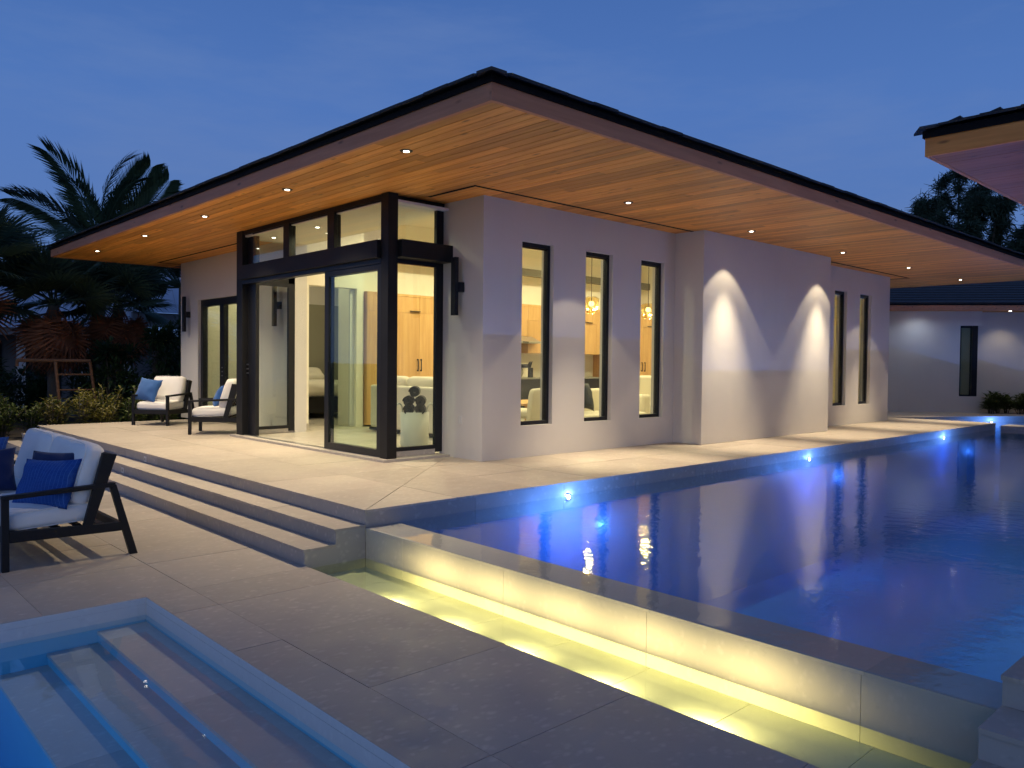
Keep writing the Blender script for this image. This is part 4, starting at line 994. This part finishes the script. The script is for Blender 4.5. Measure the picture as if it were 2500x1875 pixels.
sl_ = math.atan2(1.97, 6.02); rnd = random.Random(9)
for c in range(20):
    s = c*.30; y = -.64+s*math.cos(sl_); z = 2.99+s*math.sin(sl_); a = -8+s*.62; b = 14-s*.62
    MB().add([(a, y, z), (b, y, z), (b, y, z+.045), (a, y, z+.045), (a+.2, y+.33, z+.12), (b-.2, y+.33, z+.12)], [(0, 1, 2, 3), (3, 2, 5, 4)]).build('slate_course', SLATE, frf, local=True)
for k in range(5):
    pp = FO + FD*(3.2+1.7*k) + FN*.05
    o_ = MB().tube([(3.2+1.7*k, -.1, 2.8225), (3.2+1.7*k, -.1, 2.815)], .03, 14).build('downlight', LAMP, fh, local=True)
    lamp('downlight_beam', 'SPOT', tuple(FO+FD*(3.2+1.7*k)-FN*(-.1)+Vector((0, 0, 2.79))), 24, WARM, None, shadow_soft_size=.04, spot_size=R(110), spot_blend=.8)

for k in range(3):  # extra cool soffit lights, added as fill to brighten the far house wall
    lx = -3.0+1.9*k
    MB().tube([(lx, -.50, 2.8225), (lx, -.50, 2.815)], .05, 14).build('downlight', LAMP, fh, local=True)
    lamp('downlight_beam', 'SPOT', tuple(FO+FD*lx+FN*.50+Vector((0, 0, 2.79))), 17, (0.70, 0.82, 1.0), None, shadow_soft_size=.04, spot_size=R(160), spot_blend=1.0)

# ================================================================ PLANTS
def leaf_cluster(mb, base, dirv, length, width, droop=0.2, curl=0.0):
    """one leaf of two quads with a mid crease"""
    d = Vector(dirv).normalized(); s = d.cross(Vector((0, 0, 1)))
    s = s.normalized() if s.length > .05 else Vector((1, 0, 0)); nrm = s.cross(d)
    b = Vector(base); m1 = b + d*length*.45 + Vector((0, 0, -droop*length*.15)); tip = b + d*length + Vector((0, 0, -droop*length))
    mb.add([b, m1 + s*width*.5 + nrm*curl, m1 - nrm*width*.12, m1 - s*width*.5 + nrm*curl, tip], [(0, 1, 2), (0, 2, 3), (1, 4, 2), (2, 4, 3)])
def shrub(name, loc, w, h, nleaf, ls, m, label, group, seed, flat=.75, cat='shrub'):
    rn = random.Random(seed); t = empty(name, loc, label=label, cat=cat, group=group); mb = MB(); st = MB()
    clumps = []
    for i in range(26):
        a = rn.uniform(0, 2*math.pi); r_ = w*.5*math.sqrt(rn.random()); z = h*rn.uniform(.12, 1.0); r_ *= (1-.55*(z/h)**2)
        clumps.append(Vector((r_*math.cos(a), r_*math.sin(a), z))); st.tube([(0.05*math.cos(a), .05*math.sin(a), 0), tuple(clumps[-1]*.6 + Vector((0, 0, h*.05))), tuple(clumps[-1])], [.022, .014, .006], 5)
    for i in range(nleaf):
        c = rn.choice(clumps); u = Vector((rn.gauss(0, 1), rn.gauss(0, 1), rn.gauss(0, .8))).normalized()
        p = c + u*rn.uniform(.02, w*.17); out = (u + Vector((c.x, c.y, .3*h))*.4/w + Vector((0, 0, .25))).normalized()
        l = ls*rn.uniform(.6, 1.25); leaf_cluster(mb, p, out, l, l*.42, rn.uniform(.0, .5), .006)
    mb.build('foliage', m, t, local=True); st.build('stem', TRUNK, t, True, local=True); return t
def bed_plant(loc, h, w, m, label, seed, ns=11, group='plants along the terrace bed', lw=.25, ll=.20):
    rn = random.Random(seed); t = empty('bed_plant', loc, label=label, cat='plant', group=group); mb = MB(); st = MB()
    for i in range(ns):
        a = rn.uniform(0, 2*math.pi); r_ = w*.5*rn.uniform(.2, 1); hh = h*rn.uniform(.55, 1.0); b0 = Vector((.10*math.cos(a)*rn.random(), .10*math.sin(a)*rn.random(), 0))
        top = Vector((r_*math.cos(a), r_*math.sin(a), hh)); mid = b0.lerp(top, .5) + Vector((0, 0, h*.08)); st.tube([b0, mid, top], [.010, .008, .004], 5)
        nl = int(15*hh/h)+6
        for k in range(nl):
            f_ = .22+.78*(k/nl); p = b0.lerp(mid, f_*2) if f_ < .5 else mid.lerp(top, f_*2-1)
            b = k*2.4+rn.uniform(-.4, .4); el = .35+.6*f_
            leaf_cluster(mb, p, (math.cos(b), math.sin(b), el), ll*rn.uniform(.7, 1.2)*(1.1-.35*f_), ll*lw, rn.uniform(.1, .55), .008)
    mb.build('foliage', m, t, local=True); st.build('stem', TRUNK, t, True, local=True)
PL = [(2.15, 17.25, .95, .8, CROTON), (2.75, 17.35, .80, .6, CROTG), (3.15, 17.55, .62, .6, CROTG), (3.60, 17.30, .75, .65, CROTG), (4.02, 17.45, .82, .75, CROTON), (4.42, 17.15, .95, .7, CROTON), (4.85, 17.3, .72, .7, CROTON), (5.05, 17.75, .95, .75, CROTON), (5.45, 17.25, .72, .6, CROTG), (5.80, 17.6, 1.0, .65, CROTG), (6.12, 17.2, .62, .6, CROTG), (1.4, 17.4, .8, .7, CROTON), (3.35, 18.1, .9, .7, CROTG), (4.3, 18.0, .85, .7, CROTG), (5.3, 18.3, .8, .7, CROTG), (2.4, 18.0, .8, .8, CROTON)]
pd = {'CROTON': 0}
order = ['by the far end of the steps', 'behind the terrace corner', 'in the bed behind the sofa', 'left of the palm trunk', 'below the timber frame', 'in front of the palm trunk', 'with dense yellow foliage', 'standing tall behind the terrace edge', 'small beside the terrace edge', 'tall and thin left of the armchair', 'low behind the armchair', 'at the edge of the patio', 'in the second row by the corner', 'in the second row by the palm', 'in the second row by the armchair', 'in the second row by the steps']
for i, (x, y, h, w, m) in enumerate(PL):
    bed_plant((x, y, .10), h, w, m, ('yellow green' if m is CROTON else 'mid green') + ' leafy plant ' + order[i], 100+i, 12)
rn = random.Random(77)
for i in range(16):
    p = FO + FD*(2.72+.25*i) + FN*rn.uniform(-.1, .35)
    bed_plant((p.x, p.y, ZT), rn.uniform(.42, .62), .55, CROTG, 'green strap leaved plant in the row by the far white house', 300+i, 10, 'strap plants by the far house', .22, .30)
SH = [(5.75, 19.6, 1.5, 1.9, 'dense dark shrub left of the armchair'), (6.55, 19.3, 1.5, 2.25, 'tall dark shrub behind the armchair'), (7.4, 20.0, 1.8, 2.5, 'tall dark shrub against the house corner'), (3.1, 20.4, 1.7, 1.7, 'dark shrub left of the palm trunk'), (2.0, 19.6, 1.7, 1.6, 'dark shrub behind the patio end'), (0.9, 19.8, 1.8, 2.0, 'dark shrub at the dark end of the garden'), (4.6, 22.3, 1.6, 1.3, 'dark low shrub behind the timber frame'), (6.3, 22.5, 2.2, 2.2, 'dark shrub in front of the neighbour house'), (2.6, 23, 2.2, 1.8, 'dark shrub before the neighbour columns'), (8.4, 21.5, 2.0, 2.6, 'tall dark shrub beyond the house end')]
for i, (x, y, w, h, lab) in enumerate(SH): shrub('shrub', (x, y, .0), w, h, 2300, .17, BUSH, lab, 'dark shrubs behind the terrace', 500+i)
# ---- palms
def fan_mesh(seed, dead=False):
    rn = random.Random(seed); mb = MB(); pl = .75 if not dead else .55; n = 34; rad = 1.0 if not dead else .95
    mb.tube([(0, 0, 0), (0, pl*.5, .02), (0, pl, 0)], [.018, .013, .010], 5)
    for i in range(n):
        a = R(-118 + 236*i/(n-1)); l = rad*(1-.18*abs(a)/2.1)*rn.uniform(.9, 1.05); d = Vector((math.sin(a), math.cos(a), 0)); s = Vector((d.y, -d.x, 0)); c = Vector((0, pl, 0))
        w = .030; fold = .03*(1 if i % 2 else -1); dr = rn.uniform(.04, .16) if not dead else rn.uniform(.2, .5)
        m1 = c + d*l*.5; m2 = c + d*l*.8 + Vector((0, 0, -dr*.3)); tip = c + d*l*1.0 + Vector((0, 0, -dr))
        mb.add([c, m1 + s*w + Vector((0, 0, fold*.5)), m1 - s*w - Vector((0, 0, fold*.5)), m2 + s*w*.55, m2 - s*w*.55, tip], [(0, 1, 2), (1, 3, 4, 2), (3, 5, 4)])
    return mb.mesh('fan leaf')
FANM = [fan_mesh(1), fan_mesh(2), fan_mesh(3)]; DEADM = [fan_mesh(11, True), fan_mesh(12, True), fan_mesh(13, True)]
for me in FANM: me.materials.append(FANL)
for me in DEADM: me.materials.append(DEAD)
def coco_mesh(seed, L=3.0):
    rn = random.Random(seed); mb = MB(); pts = []; n = 60
    for i in range(n+1):
        t = i/n; pts.append(Vector((0, L*(t-.10*t**3), L*(.12*t-.27*t**2.8))))
    mb.tube(pts[::4]+[pts[-1]], [.030*(1-.85*k/16) for k in range(len(pts[::4])+1)], 5)
    for i in range(8, n+1):
        t = i/n; p = pts[i]; tan = (pts[i]-pts[i-1]).normalized(); l = .92*math.sin(math.pi*min(.93, .14+.72*t))**.6*rn.uniform(.88, 1.06)
        for sd in (-1, 1):
            d = (Vector((sd, 0, 0))*(.86-.35*t) + tan*(.50+.45*t) + Vector((0, 0, .12-rn.uniform(0, .2)))).normalized(); w = .030
            mid = p + d*l*.5 + Vector((0, 0, -.015)); tip = p + d*l + Vector((0, 0, -.16*l-rn.uniform(0, .10)*l)); nn = tan.cross(d).normalized(); nn = d.cross(nn).normalized()
            mb.add([p, mid + nn*w, mid - nn*w, tip], [(0, 1, 2), (1, 3, 2)])
    return mb.mesh('coconut frond')
COCM = [coco_mesh(1), coco_mesh(2), coco_mesh(3)]
for me in COCM: me.materials.append(PALM)
def orient(me, par, p, az, el, roll=0.0, sc=1.0, nm='frond'):
    d = Vector((math.cos(az)*math.cos(el), math.sin(az)*math.cos(el), math.sin(el))); x = d.cross(Vector((0, 0, 1)))
    x = x.normalized() if x.length > .02 else Vector((math.sin(az), -math.cos(az), 0)); z = x.cross(d)
    M = (Matrix((x, d, z)).transposed() @ Matrix.Rotation(roll, 3, 'Y'))
    o = link(nm, me, None, par, p, M.to_euler(), (sc, sc, sc)); return o
def fan_palm(x, y, ztop, seed, lab, nl=24, nd=16, sc=1.0, tr=.13, lean=0.0):
    rn = random.Random(seed); t = empty('fan_palm', (x, y, 0), label=lab, cat='palm tree', group='fan palms behind the terrace')
    MB().tube([(lean, 0, -.05), (lean*.6, 0, ztop*.3), (lean*.2, 0, ztop*.7), (0, 0, ztop)], [tr*1.35, tr*1.05, tr, tr*.9], 12).build('trunk', TRUNK, t, True, local=True)
    for i in range(nl):
        az = i*2.399+rn.uniform(-.3, .3); el = R(82 - 92*((i+.5)/nl)**.9)+rn.uniform(-.1, .1)
        orient(rn.choice(FANM), t, (.05*math.cos(az), .05*math.sin(az), ztop+rn.uniform(-.10, .12)), az, el, rn.uniform(-.6, .6), sc*rn.uniform(.85, 1.12))
    for i in range(nd):
        az = i*2.399+rn.uniform(-.3, .3); el = R(rn.uniform(-84, -58))
        orient(rn.choice(DEADM), t, (.09*math.cos(az), .09*math.sin(az), ztop-.08+rn.uniform(-.2, .05)), az, el, rn.uniform(-.7, .7), sc*rn.uniform(.8, 1.05), 'dead_frond')
fan_palm(4.85, 21.0, 2.90, 1, 'fan palm with brown hanging skirt behind the timber frame', 26, 20, 1.0)
fan_palm(6.45, 21.6, 3.0, 2, 'fan palm with brown skirt half hidden by the eave', 24, 18, 1.0)
fan_palm(3.15, 20.6, 3.55, 3, 'tall fan palm at the dark end of the garden', 26, 6, 1.1)
def coco_palm(x, y, ztop, fronds, seed, lab, sc=1.0, lean=(0, 0)):
    rn = random.Random(seed); t = empty('coconut_palm', (x, y, 0), label=lab, cat='palm tree', group='coconut palms behind the terrace')
    MB().tube([(-lean[0], -lean[1], -.05), (-lean[0]*.5, -lean[1]*.5, ztop*.4), (0, 0, ztop)], [.17, .13, .10], 12).build('trunk', TRUNK, t, True, local=True)
    for f_ in fronds:
        az, el, s = f_[:3]; orient(rn.choice(COCM), t, (.05*math.cos(az), .05*math.sin(az), ztop), az, el, (f_[3] if len(f_) > 3 else 0)+rn.uniform(-.3, .3), sc*s)
coco_palm(7.0, 25.0, 4.85, [(R(140), R(70), 1.0, 1.25), (R(-60), R(84), .92, .5), (R(-40), R(60), .95, -1.2), (R(-46), R(42), 1.0, -1.0), (R(137), R(36), .9, .9), (R(170), R(44), .85), (R(230), R(50), .85), (R(-70), R(62), .8), (R(100), R(52), .9), (R(-20), R(18), .95), (R(-40), R(2), .95), (R(150), R(-4), .9), (R(240), R(8), .9), (R(300), R(14), .9), (R(60), R(20), .9), (R(190), R(10), .9)], 5, 'coconut palm rising above the eave end', 1.05)
coco_palm(9.4, 25.2, 3.9, [(R(137), R(24), 1.1, .9), (R(150), R(40), 1.1, .9), (R(170), R(8), 1.1, .6), (R(125), R(8), 1.1, .8), (R(165), R(54), 1.0), (R(220), R(25), 1.0), (R(140), R(-10), 1.05), (R(260), R(30), .9), (R(110), R(30), .9), (R(60), R(40), .9), (R(0), R(30), .9), (R(200), R(62), .9)], 6, 'coconut palm drooping below the eave beside the house corner', 1.1)
# ---- timber brace frame round the palm
fr = empty('timber_brace', (4.5, 19.5, .1), label='rustic timber frame with two rungs bracing the palm', cat='timber frame')
zt_ = 1.575
MB().tube([(3.80, 19.5, zt_), (5.24, 19.5, zt_)], .038, 8).build('top_bar', TIMBER, fr)
MB().tube([(3.81, 19.5, zt_), (3.81, 19.5, zt_-.13)], .034, 8).build('stub', TIMBER, fr)
MB().tube([(4.53, 19.47, zt_-.02), (4.63, 19.40, .1)], .034, 8).build('post', TIMBER, fr)
MB().tube([(5.22, 19.47, zt_-.02), (5.34, 19.40, .5), (5.34, 19.40, .1)], .034, 8).build('post', TIMBER, fr)
MB().tube([(4.56, 19.45, 1.27), (5.25, 19.45, 1.27)], .020, 6).build('rung', TIMBER, fr); MB().tube([(4.58, 19.43, .93), (5.29, 19.43, .93)], .020, 6).build('rung', TIMBER, fr)
# ---- neighbour house behind the palms
nb = empty('neighbour_house', (8, 31, 0), label='dim neighbour house with pale metal roof and white columns behind the palms', cat='house')
MB().box(1.5, 14, 31.5, 38, 0, 2.55).build('wall', NBWALL, nb)
for x in (4.35, 6.0, 7.9, 9.3): MB().box(x-.11, x+.11, 30.0, 30.22, 0, 2.4).build('column', NBWHITE, nb)
for x0, x1 in ((4.7, 5.7), (6.4, 7.5), (8.3, 9.1)): MB().box(x0, x1, 31.44, 31.4995, .3, 2.2).build('window', DARKVOID, nb)
MB().box(1.0, 9.6, 29.6, 29.75, 2.38, 2.62).build('eave_beam', NBWALL, nb)
MB().box(9.0, 15, 28.6, 28.75, 2.75, 3.25).build('porch_beam', NBWALL, nb)
rr = MB(); rr.add([(.8, 29.5, 2.62), (9.7, 29.5, 2.62), (11.5, 35.5, 4.9), (4, 35.5, 4.9)], [(0, 1, 2, 3)]); rr.add([(8.95, 28.5, 3.26), (16, 28.5, 3.26), (16, 35.5, 6.2), (11.4, 35.5, 6.2)], [(0, 1, 2, 3)])
ro = rr.build('roof', NBROOF, nb)
for i in range(20): MB().tube([(.9+.46*i, 29.5, 2.64), (4.1+.385*i, 35.5, 4.92)], .018, 4).build('seam', NBROOF, ro)
for i in range(15): MB().tube([(9.05+.48*i, 28.5, 3.28), (11.5+.32*i, 35.5, 6.22)], .018, 4).build('seam', NBROOF, ro)
# ---- casuarina behind the far roofs
def casuarina(x, y, lab, seed, spires, nm=60000):
    rn = random.Random(seed); t = empty('casuarina_tree', (x, y, 0), label=lab, cat='tree'); mb = MB(); st = MB()
    st.tube([(0, 0, 0), (.1, 0, 4), (0, .1, 8)], [.35, .24, .12], 10)
    boughs = []
    for sx, sy, zt2 in spires:
        b0 = Vector((0, 0, rn.uniform(2.5, 4.5))); tp = Vector((sx, sy, zt2)); mid = b0.lerp(tp, .45) + Vector((sx*.25, sy*.25, -.2)); st.tube([b0, mid, tp], [.12, .07, .02], 6)
        for k in range(26):
            f_ = rn.uniform(.1, 1.0); p = b0.lerp(mid, f_*2) if f_ < .5 else mid.lerp(tp, f_*2-1); a = rn.uniform(0, 6.28); l = (1.25-.85*f_)*rn.uniform(.5, 1.1)
            e_ = p + Vector((math.cos(a)*l, math.sin(a)*l, l*rn.uniform(.15, .7))); st.tube([p, e_], [.03, .008], 4, False); boughs.append((p, e_, 1.0))
        boughs.append((mid.lerp(tp, .5), tp, 1.6))
    for i in range(nm):
        p, e_, wgt = rn.choice(boughs); f_ = rn.random()**.8; q = p.lerp(e_, f_) + Vector((rn.gauss(0, .10), rn.gauss(0, .10), rn.gauss(0, .10)))
        d = ((e_-p).normalized()*.55 + Vector((rn.gauss(0, .55), rn.gauss(0, .55), rn.gauss(-.25, .5)))).normalized(); l = rn.uniform(.22, .5); s = d.cross(Vector((rn.gauss(0, 1), rn.gauss(0, 1), rn.gauss(0, 1)))).normalized()*.022
        tip = q + d*l + Vector((0, 0, -.10)); mb.add([q-s, q+s, tip+s*.4, tip-s*.4], [(0, 1, 2, 3)])
    mb.build('crown', CASU, t, local=True); st.build('trunk', TRUNK, t, True, local=True)
rt_ = Vector((.47, -.88, 0))                              # left to right across the crown as seen from the pool
def S(u, z, dpt=0.0): return (rt_.x*u+dpt*.88, rt_.y*u+dpt*.47, z)
casuarina(41.5, 13.2, 'feathery dark casuarina tree behind the far roofs', 4, [S(-.1, 11.2), S(.9, 10.9, .4), S(-1.6, 9.9, -.3), S(-.9, 10.6, .5), S(2.1, 10.3), S(1.5, 9.4, -.6), S(-2.5, 9.0, .2), S(3.3, 9.2, .3), S(3.9, 8.6, -.3), S(-1.2, 8.8, -1.0), S(.4, 9.6, -1.2), S(2.7, 8.4, -1.0), S(4.8, 8.0), S(-2.9, 7.6, .4), S(5.6, 7.4, .4), S(0, 8.2, -1.5)])
casuarina(45.0, 9.5, 'second darker casuarina tree beside the far house roof', 8, [S(-2.2, 7.6), S(-1, 8.2), S(.3, 8.6), S(1.5, 8.0), S(2.6, 7.4), S(-3.2, 6.6), S(0, 7.0, -1)], 14000)
